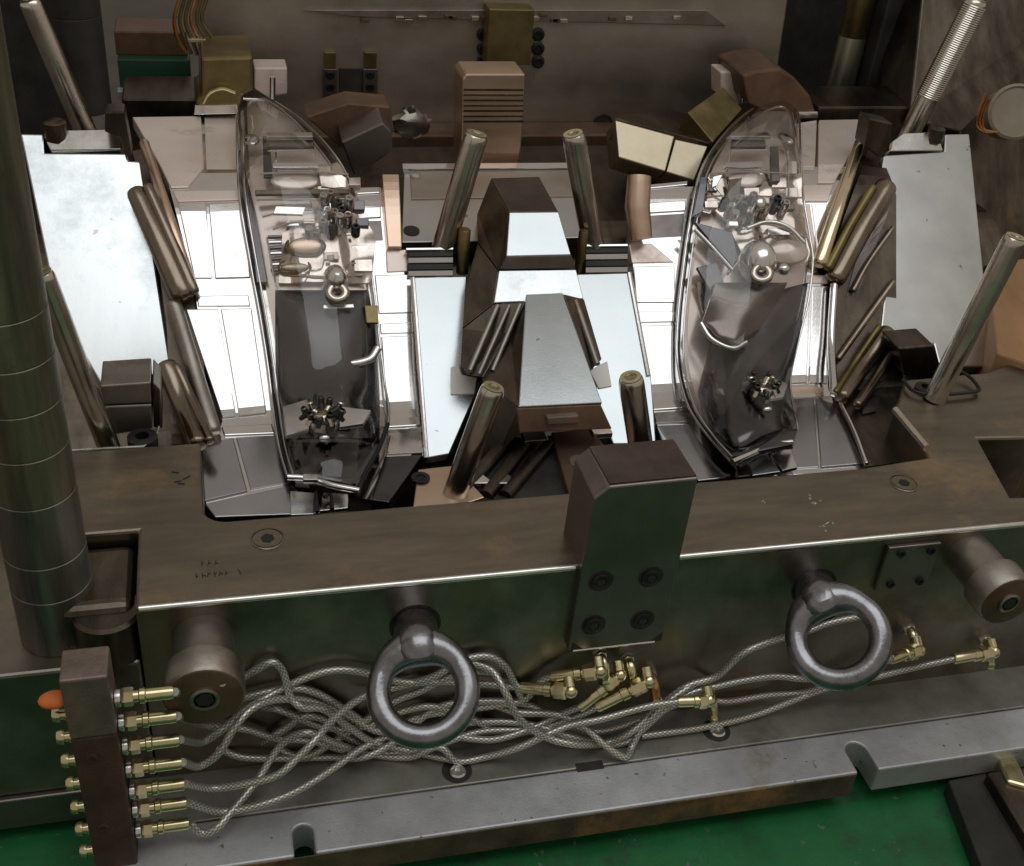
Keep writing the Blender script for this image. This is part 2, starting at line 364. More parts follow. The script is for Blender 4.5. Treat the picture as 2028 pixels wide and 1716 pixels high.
# front rail and the two side lands, all one body
xi = P(402, 985).x
rp = [P(1708, 926), P(1838, 906), P(1774, 806), P(1792, 752), P(1952, 738)]
arc = [(xi+.22-.22*math.cos(a), 9.02-.22*math.sin(a), 0) for a in [math.pi/2*(1-k/6) for k in range(7)]]
MB().prism([(XL, YF, 0), (9.6, YF, 0), (9.6, 7.98, 0), tuple(P(2000, 984)), tuple(P(1936, 868)), tuple(P(2060, 866)), (11.2, 10.9, 0), (10.4, 11.0, 0)]
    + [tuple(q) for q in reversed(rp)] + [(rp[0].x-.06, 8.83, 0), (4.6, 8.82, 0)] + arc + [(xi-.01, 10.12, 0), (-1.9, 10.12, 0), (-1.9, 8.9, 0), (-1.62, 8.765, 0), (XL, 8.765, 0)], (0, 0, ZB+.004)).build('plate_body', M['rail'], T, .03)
# front face sheet with its oily dark sheen, 3 mm proud of the rail body
MB().box(XL+.004, 9.6, YF-.004, YF+.3, ZB+.006, -.05).build('front_face', M['rail_side'], T)
q1, q2 = PY(28, 1337, YF), PY(240, 1315, YF)
MB().box(-3.4, XL-.012, YF, 10.0, ZB+.004, q2.z).build('lower_corner', M['rail_side'], T, .03)
# cavity floor under everything
mb = MB(); xs = [-3.4, 10.8]; ny = 50
for i in range(ny):
    Y = 8.85+i*(16.2-8.85)/(ny-1); mb.v += [Vector((xs[0], Y, hs(Y)-.70)), Vector((xs[1], Y, hs(Y)-.70)), Vector((xs[0], Y, -2.1)), Vector((xs[1], Y, -2.1))]
for i in range(ny-1):
    a = 4*i; mb.f += [(a, a+1, a+5, a+4), (a, a+4, a+6, a+2), (a+1, a+3, a+7, a+5), (a+2, a+6, a+7, a+3)]
mb.f += [(0, 2, 3, 1), (4*ny-4, 4*ny-3, 4*ny-1, 4*ny-2)]
mb.build('pocket_floor', M['dark'], T)
def flush_screw(px, py, r, parent, z=0.):
    q = P(px, py, z)
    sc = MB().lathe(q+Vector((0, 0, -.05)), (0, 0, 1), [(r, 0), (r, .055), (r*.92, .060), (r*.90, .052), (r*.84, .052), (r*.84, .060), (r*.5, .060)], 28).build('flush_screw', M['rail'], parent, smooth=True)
    MB().lathe(q+Vector((0, 0, .002)), (0, 0, 1), [(r*.42, 0), (r*.42, .012)], 6).build('hex_socket', M['black'], sc)
flush_screw(530, 1068, .155, T); flush_screw(1790, 958, .15, T)
# worn arris along the front edge, its highlight put in as a bright tube
MB().tube([(XL+.03, YF+.012, -.018), (3.02, YF+.012, -.022)], .031, 10).build('worn_edge_highlight', M['nickel'], T, smooth=True)
MB().tube([(4.05, YF+.012, -.018), (9.6, YF+.012, -.022)], .031, 10).build('worn_edge_highlight', M['nickel'], T, smooth=True)
# corner housing beside the guide pillar
cx0 = P(268, 1205).x
MB().box(-1.55, XL-.02, 7.86, 8.74, q2.z+.004, -.10).build('corner_housing', M['dark'], T, .12, seg=4)
MB().lathe((-1.14, 7.95, q2.z), (0, 0, 1), [(.30, 0), (.30, .42), (.27, .45)], 28).build('bushing_collar', M['dark'], T, smooth=True)
# square recess with four bolts on the right of the front face
a, b = PY(1760, 1075, YF-.02), PY(1832, 1160, YF-.02)
zt, zb_ = PY(1790, 1075, YF).z, PY(1790, 1158, YF).z
MB().box(a.x, b.x-.02, YF-.06, YF-.005, zb_, zt).build('bolt_pad', M['lock'], T, .012)
for fx in (.25, .8):
    for fz in (.15, .85):
        MB().lathe((a.x+(b.x-a.x)*fx, YF-.061, zb_+(zt-zb_)*fz), (0, -1, 0), [(.045, 0), (.045, .02), (.02, .02), (.02, .005)], 14).build('pad_bolt', M['black'], T, smooth=True)
# faint stamped strokes and chalk flecks on the rail
mb = MB()
for (px, py, n_, dx) in ((400, 1112, 3, 14), (388, 1136, 8, 12)):
    for k in range(n_):
        if n_ == 8 and k == 6: continue
        q = P(px+k*dx, py-k*1.1, .0015); e = P(px+k*dx+random.uniform(-3, 6), py-k*1.1+9, .0015)
        mb.tube([q, e], .0045, 5); mb.tube([q.lerp(e, .5), q.lerp(e, .5)+Vector((random.uniform(.01, .035), random.uniform(-.02, .02), 0))], .0045, 5)
for (px, py) in ((340, 935), (345, 955), (352, 958), (362, 950)):
    mb.tube([P(px, py, .0015), P(px+14, py+random.uniform(-8, 8), .0015)], .007, 5)
mb.build('stamped_mark', M['void'], T)['kind'] = 'stuff'
mb = MB()
for k in range(16):
    px, py = random.choice([(1510, 995), (1550, 1008), (1600, 985), (1615, 998), (1630, 1048), (1640, 1040)])
    px += random.uniform(-14, 16); py += random.uniform(-6, 6)
    mb.tube([P(px, py, .001), P(px+random.uniform(-9, 9), py+random.uniform(-5, 5), .001)], random.uniform(.004, .009), 5)
mb.build('chalk_fleck', M['nickel'], T)['kind'] = 'stuff'

# ------------------------------------------------------------------ lock block with four screws on the rail
x0, x1 = 3.03, 4.02; yb = YF-.10
T = thing('lock_block', 'dark green-black lock block with four socket screws, standing up in front of the rail', 'lock block', (3.5, yb, -1))
MB().prism([(x0, yb, -1.0), (x1-.02, yb, -1.0), (x1, yb, 1.0), (x0+.16, yb, .98), (x0+.03, yb, .86)], (0, .62, 0)).build('block_body', M['lock'], T, .018)
zt = 1.0
MB().prism([(x0+.17, yb+.03, .995), (x1-.01, yb+.03, 1.012), (x1-.03, yb+.60, 1.012), (x0+.15, yb+.60, .995)], (0, 0, -.03)).build('top_face', M['lock_top'], T)
for (px, py) in ((1190, 1151), (1289, 1143), (1175, 1238), (1272, 1228)):
    q = PY(px, py, yb)
    MB().lathe(q+Vector((0, -.002, 0)), (0, 1, 0), [(.125, 0), (.125, .004)], 24).build('counterbore', M['void'], T)
    sc = MB().lathe(q+Vector((0, -.004, 0)), (0, -1, 0), [(.095, 0), (.095, .015), (.085, .022), (.05, .022), (.045, -.0)], 24).build('socket_screw', M['black'], T, smooth=True)
    MB().lathe(q+Vector((0, -.02, 0)), (0, -1, 0), [(.047, 0), (.047, .003)], 6).build('hex_socket', M['void'], sc)
for sx in (x0+.03, x1-.16):
    MB().prism([(sx, yb-.003, -.995), (sx+.13, yb-.003, -.995), (sx+(.0 if sx < 3.3 else .13), yb-.003, -.88)], (0, .02, 0)).build('corner_relief', M['void'], T)
MB().tube([(x0+.05, yb, -1.0), (x1-.1, yb, -1.0)], .013, 6).build('bright_edge', M['nickel'], T)

# ------------------------------------------------------------------ eyebolts
def eyebolt(name, label, fx, fy, cx_, cy_, wout, hole):
    q = PY(fx, fy, YF-.005)
    T = thing('eyebolt', label, 'eyebolt', q, 'forged lifting eyebolts on the front face')
    c = PY(cx_, cy_, YF-.82); ax = (c-q).normalized()
    Ro = wpx(c, wout)/2; Ri = wpx(c, hole-6)/2; R = (Ro+Ri)/2; r = (Ro-Ri)/2
    v = (CAM-c).normalized(); nrm = (v-ax*v.dot(ax)).normalized(); nrm = (nrm*.35+v*.95).normalized()
    MB().torus(c, nrm, R, r, 48, 20).build('ring', M['cast'], T, smooth=True)
    t = -ax; t = (t-nrm*t.dot(nrm)).normalized(); sd = nrm.cross(t).normalized()
    top = c+t*R
    MB().tube(smooth_px([q-ax*.04, q.lerp(top, .5), top, c+t*(R-r*.6)], 16), [.20, .20, .20, .20, .20, .205, .205, .21, .21, .21, .21, .21, .205, .19, .16, .10], 28).build('shank', M['cast'], T, smooth=True)
    arc = [c+(t*math.cos(a)+sd*math.sin(a))*R for a in [math.radians(-62+124*k/24) for k in range(25)]]
    MB().tube(arc, [r*(1.0+.62*math.sin(math.pi*k/24)**1.5)*.995 for k in range(25)], 20).build('shoulder', M['cast'], T, smooth=True)
    MB().lathe(q, (0, -1, 0), [(.24, 0), (.24, .010), (.22, .014)], 28).build('collar', M['black'], T, smooth=True)
    return T
eyebolt('eyebolt', 'big forged eyebolt whose ring hangs over the tangled hoses, left of the lock block', 822, 1238, 838, 1369, 226, 134)
eyebolt('eyebolt', 'smaller tilted forged steel eyebolt on the front face right of the lock block', 1612, 1164, 1660, 1264, 208, 122)

# ------------------------------------------------------------------ support stubs on the front face
def stub(label, fx, fy, ex, ey, r):
    q = PY(fx, fy, YF); e = P(ex, ey, q.z)
    T = thing('support_stub', label, 'support stub', q, 'round support stubs on the front face')
    L_ = (q-e).length
    MB().lathe(q, (0, -1, 0), [(r*.9, -.02), (r*.9, L_*.55), (r*.93, L_*.6), (r*1.12, L_*.62), (r*1.12, L_-.03), (r*1.05, L_)], 36).build('stub_body', M['support'], T, smooth=True)
    e = q+Vector((0, -L_, 0))
    MB().lathe(e+Vector((0, .012, 0)), (0, -1, 0), [(r*1.04, 0), (r*1.04, .018), (r*1.0, .024)], 32).build('end_disc', M['back_rust'], T, smooth=True)
    sc = MB().lathe(e+Vector((0, -.012, 0)), (0, -1, 0), [(r*.42, 0), (r*.42, .02), (r*.36, .03), (r*.30, .025), (r*.30, -.02)], 28).build('end_screw', M['support'], T, smooth=True)
    MB().lathe(e+Vector((0, -.026, 0)), (0, -1, 0), [(r*.26, 0), (r*.26, .01)], 6).build('hex_socket', M['void'], sc)
stub('stubby round support with a screw in its end, beside the brass hose fittings', 402, 1262, 398, 1382, .30)
stub('round support stub at the right edge of the front face, cut by the frame', 1915, 1095, 1992, 1192, .27)

# ------------------------------------------------------------------ guide pillar
def pillar(label, base, r, hgt, rings, mat, name='guide_pillar', group='guide pillars at the corners'):
    T = thing(name, label, 'guide pillar', base, group)
    zs = [0]+[z for z in rings if z < hgt]+[hgt]
    for i, (a, b) in enumerate(zip(zs, zs[1:])):
        MB().lathe(Vector(base)+Vector((0, 0, a)), (0, 0, 1), [(r*.985, 0), (r*.985, .006), (r, .012), (r, b-a-.008), (r*.985, b-a-.002)], 40).build('pillar_section', mat[0] if i < mat[2] else mat[1], T, smooth=True)
    return T
qb = P(122, 1272, q2.z)
r_ = wpx(qb, 150)/2
T = pillar('tall oily guide pillar with grooved rings at the left edge of the picture', (qb.x-.02, qb.y+.15, q2.z), r_, 6.5, (.62, 1.0, 1.62, 2.08, 2.50, 2.9, 3.3), (M['pillar'], M['pillar_up'], 3))

# ------------------------------------------------------------------ angle pins
def pin(label, base, tip, width, group='slanted angle pins', thread=None, collar=True):
    d = (tip-base); L_ = d.length; ax = d.normalized(); r = wpx(base, width)/2
    T = thing('angle_pin', label, 'angle pin', base, group)
    MB().lathe(base, ax, [(r, -.25), (r, L_-.10), (r*.985, L_-.06), (r*.93, L_-.02), (r*.82, L_)], 32).build('pin_shaft', M['pin'], T, smooth=True)
    MB().lathe(base, ax, [(r*.83, L_), (r*.83, L_+.012), (r*.5, L_+.012), (r*.45, L_-.01)], 28).build('end_cap', M['brass'], T, smooth=True)
    if thread:
        mb = MB(); sd = ax.orthogonal().normalized()
        n = int(thread)
        for i in range(n): mb.torus(base+ax*(L_*(.25+.72*i/n)), ax, r*1.0, .016, 24, 6)
        mb.build('oil_groove', M['pin'], T, smooth=True)
    return T
B = P(162, 245, 1.55); pin('slender angle pin leaning left out of the rear left corner', B, PY(58, 0, B.y), 44)
B = P(205, 858, -.02); pin('angle pin at the front left, leaning left in front of the bright wear plate', B, PY(82, 540, B.y), 44)
B = SP(882, 478, .1); pin('rear centre angle pin leaning right with a ribbed flank', B, PY(944, 266, B.y), 47, thread=None)
B = SP(1172, 474, .1); pin('rear centre angle pin leaning left, beside the dark hole', B, PY(1135, 266, B.y), 44)
B = P(898, 985, -.42); pin('front centre angle pin leaning right across the blue-grey wear plate', B, PY(977, 768, B.y), 48)
B = P(1272, 905, -.2); pin('short upright angle pin with a brass end behind the lock block', B, PY(1249, 748, B.y), 49)
B = P(1808, 252, 1.55); pin('long ribbed angle pin leaning right out of the rear right corner', B, PY(1935, 0, B.y), 42, thread=46)
B = P(1868, 755, .25); pin('angle pin at the front right, leaning right in front of the grey wear plate', B, PY(2012, 470, B.y), 44)

# ------------------------------------------------------------------ wear plates left and right
T = thing('wear_plate', 'large blinding white wear plate sloping down on the left side', 'wear plate', PY(200, 740, 11.2), 'big sloping side wear plates')
pl = Pl((40, 265, 13.9), (278, 320, 13.6), (200, 762, 11.75))
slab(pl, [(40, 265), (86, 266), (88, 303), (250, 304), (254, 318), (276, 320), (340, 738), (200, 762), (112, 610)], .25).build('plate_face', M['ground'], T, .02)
pl2 = Pl((90, 262, 13.95), (245, 260, 13.95), (245, 303, 13.7), off=.05)
slab(pl2, [(132, 258), (206, 256), (243, 274), (240, 296), (100, 297), (92, 280), (115, 285), (128, 275)], .2).build('step_face', M['nickel'], T, .012)
MB().lathe(pl2.at(110, 262), (0, 0, 1), [(.13, -.3), (.13, .12), (.10, .14)], 20).build('locating_plug', M['dark'], T, smooth=True)
MB().prism([PY(*q, 13.6) for q in ((208, 222), (246, 222), (262, 310), (248, 312), (240, 275), (207, 262))], (0, .3, 0)).build('retainer_block', M['dark'], T, .02)
T = thing('wear_plate', 'large satin grey wear plate sloping down on the right side', 'wear plate', PY(1850, 720, 11.2), 'big sloping side wear plates')
pl = Pl((1745, 310, 13.6), (1920, 265, 13.9), (1965, 725, 11.2))
slab(pl, [(1872, 266), (1920, 265), (1967, 726), (1862, 728), (1850, 682), (1742, 678), (1772, 400), (1745, 345), (1750, 308), (1870, 300)], .25).build('plate_face', M['ground_grey'], T, .02)
pl2 = Pl((1765, 262, 13.95), (1862, 262, 13.95), (1862, 300, 13.7), off=.05)
slab(pl2, [(1790, 264), (1838, 262), (1842, 285), (1856, 288), (1862, 280), (1868, 298), (1764, 299), (1768, 280)], .2).build('step_face', M['nickel'], T, .012)
MB().lathe(pl2.at(1852, 268), (0, 0, 1), [(.12, -.3), (.12, .1), (.09, .12)], 20).build('locating_plug', M['dark'], T, smooth=True)
MB().prism([PY(*q, 13.6) for q in ((1722, 235), (1768, 245), (1762, 300), (1740, 312), (1712, 290))], (0, .3, 0)).build('retainer_block', M['dark'], T, .02)

# ------------------------------------------------------------------ heel blocks beside the front side pins
T = thing('heel_block', 'olive heel block with a split line below the white wear plate', 'heel block', P(250, 870, 0))
MB().prism([PY(*q, 10.55) for q in ((198, 765), (298, 758), (300, 798), (205, 802))], (0, .5, 0)).build('upper_half', M['support'], T, .015)
MB().prism([PY(*q, 10.54) for q in ((206, 806), (300, 802), (302, 850), (222, 862))], (0, .5, 0)).build('lower_half', M['support'], T, .015)
MB().prism([PY(*q, 10.58) for q in ((302, 758), (318, 775), (322, 850), (304, 848))], (0, .5, 0)).build('end_face', M['dark'], T, .02)
MB().lathe(P(282, 868, .0), (0, 0, 1), [(.15, -.1), (.15, .02), (.12, .03), (.07, .03), (.07, -.05)], 24).build('socket_screw', M['black'], T, smooth=True)
MB().tube([P(140, 892, .01), P(285, 884, .01), P(306, 868, .01), P(314, 845, .01)], .012, 6).build('pocket_lip', M['nickel'], T)
T = thing('heel_block', 'dark heel block at the foot of the grey wear plate, beside the wire clip', 'heel block', P(1820, 745, 0))
MB().prism([PY(*q, 11.0) for q in ((1780, 690), (1850, 684), (1858, 730), (1830, 752), (1790, 745))], (0, .45, 0)).build('block_body', M['dark'], T, .02)
MB().lathe(P(1833, 770, .02), (0, 0, 1), [(.13, -.1), (.13, .02), (.10, .03), (.06, .03), (.06, -.05)], 24).build('socket_screw', M['black'], T, smooth=True)
o = MB().tube(smooth_px([P(1788, 752, .06), P(1812, 776, .06), P(1860, 782, .06), P(1930, 776, .06), P(1938, 768, .06), P(1918, 745, .08), P(1892, 732, .1)], 40), .022, 8).build('wire_clip', M['black'], None, smooth=True, origin=P(1860, 780, 0))
tag(o, 'bent black wire clip lying round the foot of the front right angle pin', 'wire clip')

# ------------------------------------------------------------------ ribbed wedges (dark rounded bars) on both sides
def rib(T, pts, widths, dz, mat, name='wedge_rib', n=14):
    pp = smooth_px([SP(x, y, dz) for x, y in pts], n); ww = [wpx(pp[0], widths[0])*(1-i/(n-1))/2 + wpx(pp[-1], widths[1])*i/(n-1)/2 for i in range(n)]
    d0 = (pp[0]-pp[1]).normalized(); d1 = (pp[-1]-pp[-2]).normalized()
    a_, b_ = ww[0], ww[-1]
    pp = [pp[0]+d0*a_*k for k in (.6, .52, .36)]+pp+[pp[-1]+d1*b_*k for k in (.36, .52, .6)]; ww = [a_*.45, a_*.72, a_*.9]+ww+[b_*.9, b_*.72, b_*.45]
    return MB().tube(pp, ww, 18).build(name, mat, T, smooth=True)
T = thing('side_wedge', 'dark ribbed wedge bars beside the left lamp cavity', 'side wedge', SP(330, 600, 0))
rib(T, [(272, 385), (316, 482), (360, 582)], (40, 50), .12, M['rib'])
rib(T, [(293, 372), (337, 472), (382, 576)], (22, 26), .20, M['rib'])
rib(T, [(286, 285), (333, 425), (381, 568)], (20, 22), .12, M['copper'], 'long_ridge')
rib(T, [(345, 605), (383, 728), (421, 852)], (32, 34), .06, M['support'], 'lower_ridge')
rib(T, [(331, 728), (361, 802), (392, 878)], (40, 42), .16, M['rib'])
rib(T, [(350, 728), (383, 800), (415, 872)], (20, 22), .22, M['rib'])
loft([(262, 300), (300, 430), (330, 640), (340, 880)], [(300, 290), (380, 560), (400, 700), (425, 880)], -.12, .2, 30, 4).build('wedge_base', M['dark'], T)
T = thing('side_wedge', 'dark ribbed wedge bars with deep pockets beside the right lamp cavity', 'side wedge', SP(1700, 600, 0))
loft([(1722, 290), (1640, 520), (1648, 680), (1652, 790), (1712, 925)], [(1742, 300), (1775, 380), (1775, 650), (1790, 760), (1836, 908)], .02, .3, 34, 5).build('wedge_base', M['dark'], T)
rib(T, [(1752, 375), (1702, 460), (1655, 550)], (46, 42), .10, M['rib'])
rib(T, [(1728, 372), (1684, 445), (1640, 530)], (16, 18), .20, M['olive'])
rib(T, [(1702, 285), (1664, 400), (1624, 520)], (22, 30), .14, M['edge_gold'], 'long_ridge')
rib(T, [(1768, 560), (1710, 640), (1660, 710)], (14, 14), .08, M['rib'])
rib(T, [(1755, 662), (1710, 722), (1668, 786)], (38, 34), .10, M['rib'])
rib(T, [(1740, 648), (1690, 722), (1655, 776)], (12, 12), .20, M['olive'])
rib(T, [(1772, 690), (1735, 748), (1698, 802)], (18, 20), .14, M['rib'])
rib(T, [(1768, 452), (1720, 520), (1690, 575)], (10, 12), .10, M['rib'])
rib(T, [(1652, 565), (1646, 680), (1652, 780)], (15, 17), .16, M['polish'], 'bright_corner')
rib(T, [(1665, 800), (1690, 850), (1716, 918)], (9, 9), .08, M['polish'], 'bright_corner')
loft([(1700, 500), (1676, 588)], [(1762, 412), (1704, 570)], .045, .03, 8, 2).build('pocket', M['groove'], T)
loft([(1712, 770), (1708, 820)], [(1768, 700), (1735, 815)], .045, .03, 8, 2).build('pocket', M['groove'], T)
o = MB().tube([P(1773, 812, .08), P(1836, 888, .08)], .045, 10).build('edge_highlight', M['pin'], None, smooth=True, origin=P(1800, 850, 0)); tag(o, 'bright strip put in for the highlight along a pocket edge on the right land', 'edge highlight')  # bright tube stands in for the highlight on a pocket edge

# ------------------------------------------------------------------ lamp cavities: polished inserts split by joints
def cavity(T, tiles):
    for (l, r, mat, dz) in tiles:
        n = max(6, int((l[-1][1]-l[0][1])/14))
        loft(l, r, dz, .16, n, 6).build('cavity_insert', M[mat], T, .012)
T = thing('lamp_cavity', 'polished left lamp cavity with jointed inserts and dazzling middle', 'mould cavity', SP(600, 900, 0))
loft([(300, 236), (385, 560), (392, 620), (442, 840), (402, 890), (408, 1000), (425, 1024)], [(500, 236), (560, 560), (570, 620), (600, 840), (600, 890), (610, 960), (640, 1015)], -.022, .2, 60, 5).build('cavity_bed', M['polish'], T)
loft([(700, 372), (650, 620), (660, 860), (690, 985)], [(754, 372), (822, 620), (836, 856), (770, 994)], -.022, .2, 50, 5).build('cavity_bed', M['polish'], T)
cavity(T, [
 ([(262, 232), (318, 330), (338, 372)], [(398, 230), (404, 330), (372, 371)], 'pink', 0),
 ([(404, 232), (408, 336)], [(470, 228), (474, 336)], 'pink', -.02),
 ([(404, 342), (404, 362)], [(476, 340), (476, 362)], 'groove', -.06),
 ([(342, 378), (352, 400)], [(478, 376), (480, 396)], 'pink', 0),
 ([(352, 402), (385, 552)], [(408, 402), (420, 552)], 'polish', 0),
 ([(413, 404), (426, 552)], [(482, 400), (496, 550)], 'polish', .01),
 ([(386, 560), (392, 582)], [(492, 558), (494, 580)], 'groove', -.05),
 ([(390, 586), (392, 608)], [(492, 584), (496, 607)], 'polish', 0),
 ([(368, 612), (440, 828)], [(432, 612), (468, 825)], 'polish', 0),
 ([(437, 612), (473, 824)], [(498, 610), (528, 818)], 'polish', .008),
 ([(437, 834), (440, 842)], [(535, 826), (537, 836)], 'groove', -.05),
 ([(438, 845), (444, 862)], [(538, 839), (544, 858)], 'polish', 0),
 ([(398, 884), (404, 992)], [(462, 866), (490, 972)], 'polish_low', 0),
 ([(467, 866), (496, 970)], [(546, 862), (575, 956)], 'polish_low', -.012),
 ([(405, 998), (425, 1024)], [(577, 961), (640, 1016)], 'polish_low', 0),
 ([(690, 372), (692, 385)], [(752, 370), (753, 382)], 'polish', 0),
 ([(692, 388), (694, 408)], [(754, 386), (755, 406)], 'groove', -.04),
 ([(694, 411), (696, 434)], [(754, 409), (755, 431)], 'polish', 0),
 ([(697, 438), (700, 480)], [(756, 436), (760, 478)], 'groove', -.02),
 ([(757, 345), (762, 420), (768, 490)], [(790, 345), (794, 420), (796, 490)], 'copper', .12),
 ([(764, 497), (766, 540)], [(806, 494), (808, 538)], 'pink', 0),
 ([(742, 545), (750, 622)], [(817, 543), (822, 620)], 'polish', 0),
 ([(750, 627), (750, 637)], [(822, 624), (822, 635)], 'groove', -.04),
 ([(752, 641), (754, 662)], [(822, 638), (824, 660)], 'polish', 0),
 ([(755, 667), (768, 846)], [(824, 664), (834, 842)], 'polish', 0),
 ([(770, 851), (772, 858)], [(834, 847), (835, 855)], 'groove', -.04),
 ([(772, 862), (764, 900)], [(836, 858), (838, 896)], 'polish', 0),
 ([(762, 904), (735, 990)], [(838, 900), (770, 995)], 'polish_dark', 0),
])
T = thing('lamp_cavity', 'polished right lamp cavity with jointed inserts and grey lower corner', 'mould cavity', SP(1480, 860, 0))
loft([(1262, 370), (1248, 480), (1256, 540), (1264, 640), (1296, 820), (1302, 845), (1384, 950)], [(1420, 370), (1420, 480), (1420, 540), (1420, 640), (1440, 820), (1450, 845), (1480, 940)], -.022, .2, 50, 5).build('cavity_bed', M['polish'], T)
loft([(1560, 246), (1560, 520), (1540, 760), (1490, 942)], [(1712, 246), (1628, 520), (1640, 770), (1708, 932)], -.022, .2, 50, 5).build('cavity_bed', M['polish'], T)
cavity(T, [
 ([(1262, 368), (1262, 376)], [(1362, 358), (1362, 366)], 'polish', 0),
 ([(1262, 380), (1262, 400)], [(1360, 370), (1360, 392)], 'groove', -.04),
 ([(1260, 404), (1260, 424)], [(1358, 396), (1358, 418)], 'polish', 0),
 ([(1260, 428), (1258, 475)], [(1356, 422), (1352, 470)], 'groove', -.02),
 ([(1246, 484), (1252, 522)], [(1290, 482), (1335, 520)], 'pink', 0),
 ([(1256, 528), (1262, 600)], [(1336, 526), (1338, 600)], 'polish', 0),
 ([(1262, 604), (1262, 613)], [(1338, 604), (1338, 613)], 'groove', -.04),
 ([(1264, 617), (1266, 640)], [(1338, 617), (1340, 638)], 'polish', 0),
 ([(1268, 645), (1294, 812)], [(1342, 643), (1352, 808)], 'polish', 0),
 ([(1296, 817), (1297, 823)], [(1354, 813), (1356, 820)], 'groove', -.04),
 ([(1298, 827), (1300, 838)], [(1358, 824), (1362, 836)], 'polish', 0),
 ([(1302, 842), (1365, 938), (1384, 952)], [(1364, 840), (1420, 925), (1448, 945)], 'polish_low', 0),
 ([(1572, 245), (1576, 330)], [(1618, 238), (1614, 330)], 'pink', 0),
 ([(1622, 238), (1620, 362)], [(1722, 236), (1652, 362)], 'pink', .01),
 ([(1576, 334), (1578, 356)], [(1614, 334), (1612, 356)], 'groove', -.04),
 ([(1576, 366), (1580, 400)], [(1650, 366), (1640, 400)], 'pink', 0),
 ([(1580, 404), (1612, 515)], [(1604, 404), (1620, 515)], 'pink', .01),
 ([(1608, 404), (1622, 515)], [(1638, 404), (1630, 515)], 'polish', 0),
 ([(1600, 545), (1598, 562)], [(1642, 545), (1640, 562)], 'pink', 0),
 ([(1592, 566), (1560, 760)], [(1605, 566), (1598, 758)], 'polish', 0),
 ([(1609, 566), (1602, 758)], [(1640, 566), (1638, 760)], 'polish', 0),
 ([(1562, 766), (1562, 780)], [(1632, 766), (1634, 784)], 'copper', -.02),
 ([(1540, 792), (1535, 930)], [(1612, 788), (1622, 925)], 'polish_low', -.01),
 ([(1616, 788), (1626, 925)], [(1655, 800), (1710, 918)], 'polish_low', 0),
 ([(1480, 935), (1484, 944)], [(1700, 928), (1708, 936)], 'polish', 0),
])

# ------------------------------------------------------------------ clear lamp lenses
def on(T, name, mat, px, py, rx, ry, rz, dz, tilt=None):
    p = SP(px, py, dz); n = hn(p.y); rot = Vector((0, 0, 1)).rotation_difference(n).to_matrix()
    return MB().ball(p, wpx(p, rx), wpx(p, ry), rz, 24, 12, rot).build(name, M[mat], T, smooth=True)
def ring(T, name, mat, px, py, rpx, r, dz, face=.0):
    p = SP(px, py, dz); n = (Vector((0, -.12, 1))*(1-face)+(CAM-p).normalized()*face).normalized()
    return MB().torus(p, n, wpx(p, rpx), r, 32, 10).build(name, M[mat], T, smooth=True)
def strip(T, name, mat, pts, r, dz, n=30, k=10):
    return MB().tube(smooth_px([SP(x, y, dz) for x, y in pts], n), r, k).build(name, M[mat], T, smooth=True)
def patch(T, name, mat, quad, dz, th=.05):
    (a, b, c, d) = quad
    return loft([a, d], [b, c], dz, th, 6, 3).build(name, M[mat], T, .008)
def facets(T, name, mat, spots, dz, size):
    for (px, py) in spots:
        p = SP(px, py, dz+random.uniform(-.03, .06)); s_ = size*random.uniform(.6, 1.3)
        rot = Matrix.Rotation(random.uniform(0, 6.28), 3, 'Z') @ Matrix.Rotation(random.uniform(-.7, .7), 3, 'X')
        mb = MB().box(-s_, s_, -s_*.6, s_*.6, -s_*.4, s_*.4); mb.v = [p+rot @ v for v in mb.v]
        mb.build(name, M[mat], T, .01)
def jumble(T, left, right, dz, amp, nv, nu, mat='facet'):
    mb = loft(left, right, dz, .05, nv, nu); n = len(mb.v)//2
    for i in range(2*n):
        v = mb.v[i]; mb.v[i] = v + hn(v.y)*amp*(math.sin(v.x*9+v.y*4)+math.sin(v.y*15-v.x*5)*.8+.6*math.sin(v.x*22))
    return mb.build('rippled_panel', M[mat], T, smooth=True)
def posts(T, spots, dz, r, mats=('rim', 'facet', 'polish_dark')):
    for k, (px, py) in enumerate(spots):
        p = SP(px, py, dz); n = (hn(p.y)*.6+Vector((0, 0, .6))).normalized(); h_ = random.uniform(.10, .26)
        MB().lathe(p, n, [(r, -.05), (r, h_-.02), (r*.8, h_), (r*.45, h_), (r*.4, h_-.03)], 12).build('post', M[mats[k % len(mats)]], T, smooth=True)
def blocks(T, quads, dz):
    for k, (x, y, w_, h_) in enumerate(quads):
        patch(T, 'stepped_block', ('facet', 'bowl', 'polish_dark', 'rim')[k % 4], ((x, y), (x+w_, y-1), (x+w_+1, y+h_), (x+1, y+h_)), dz+.03*(k % 3), .12)
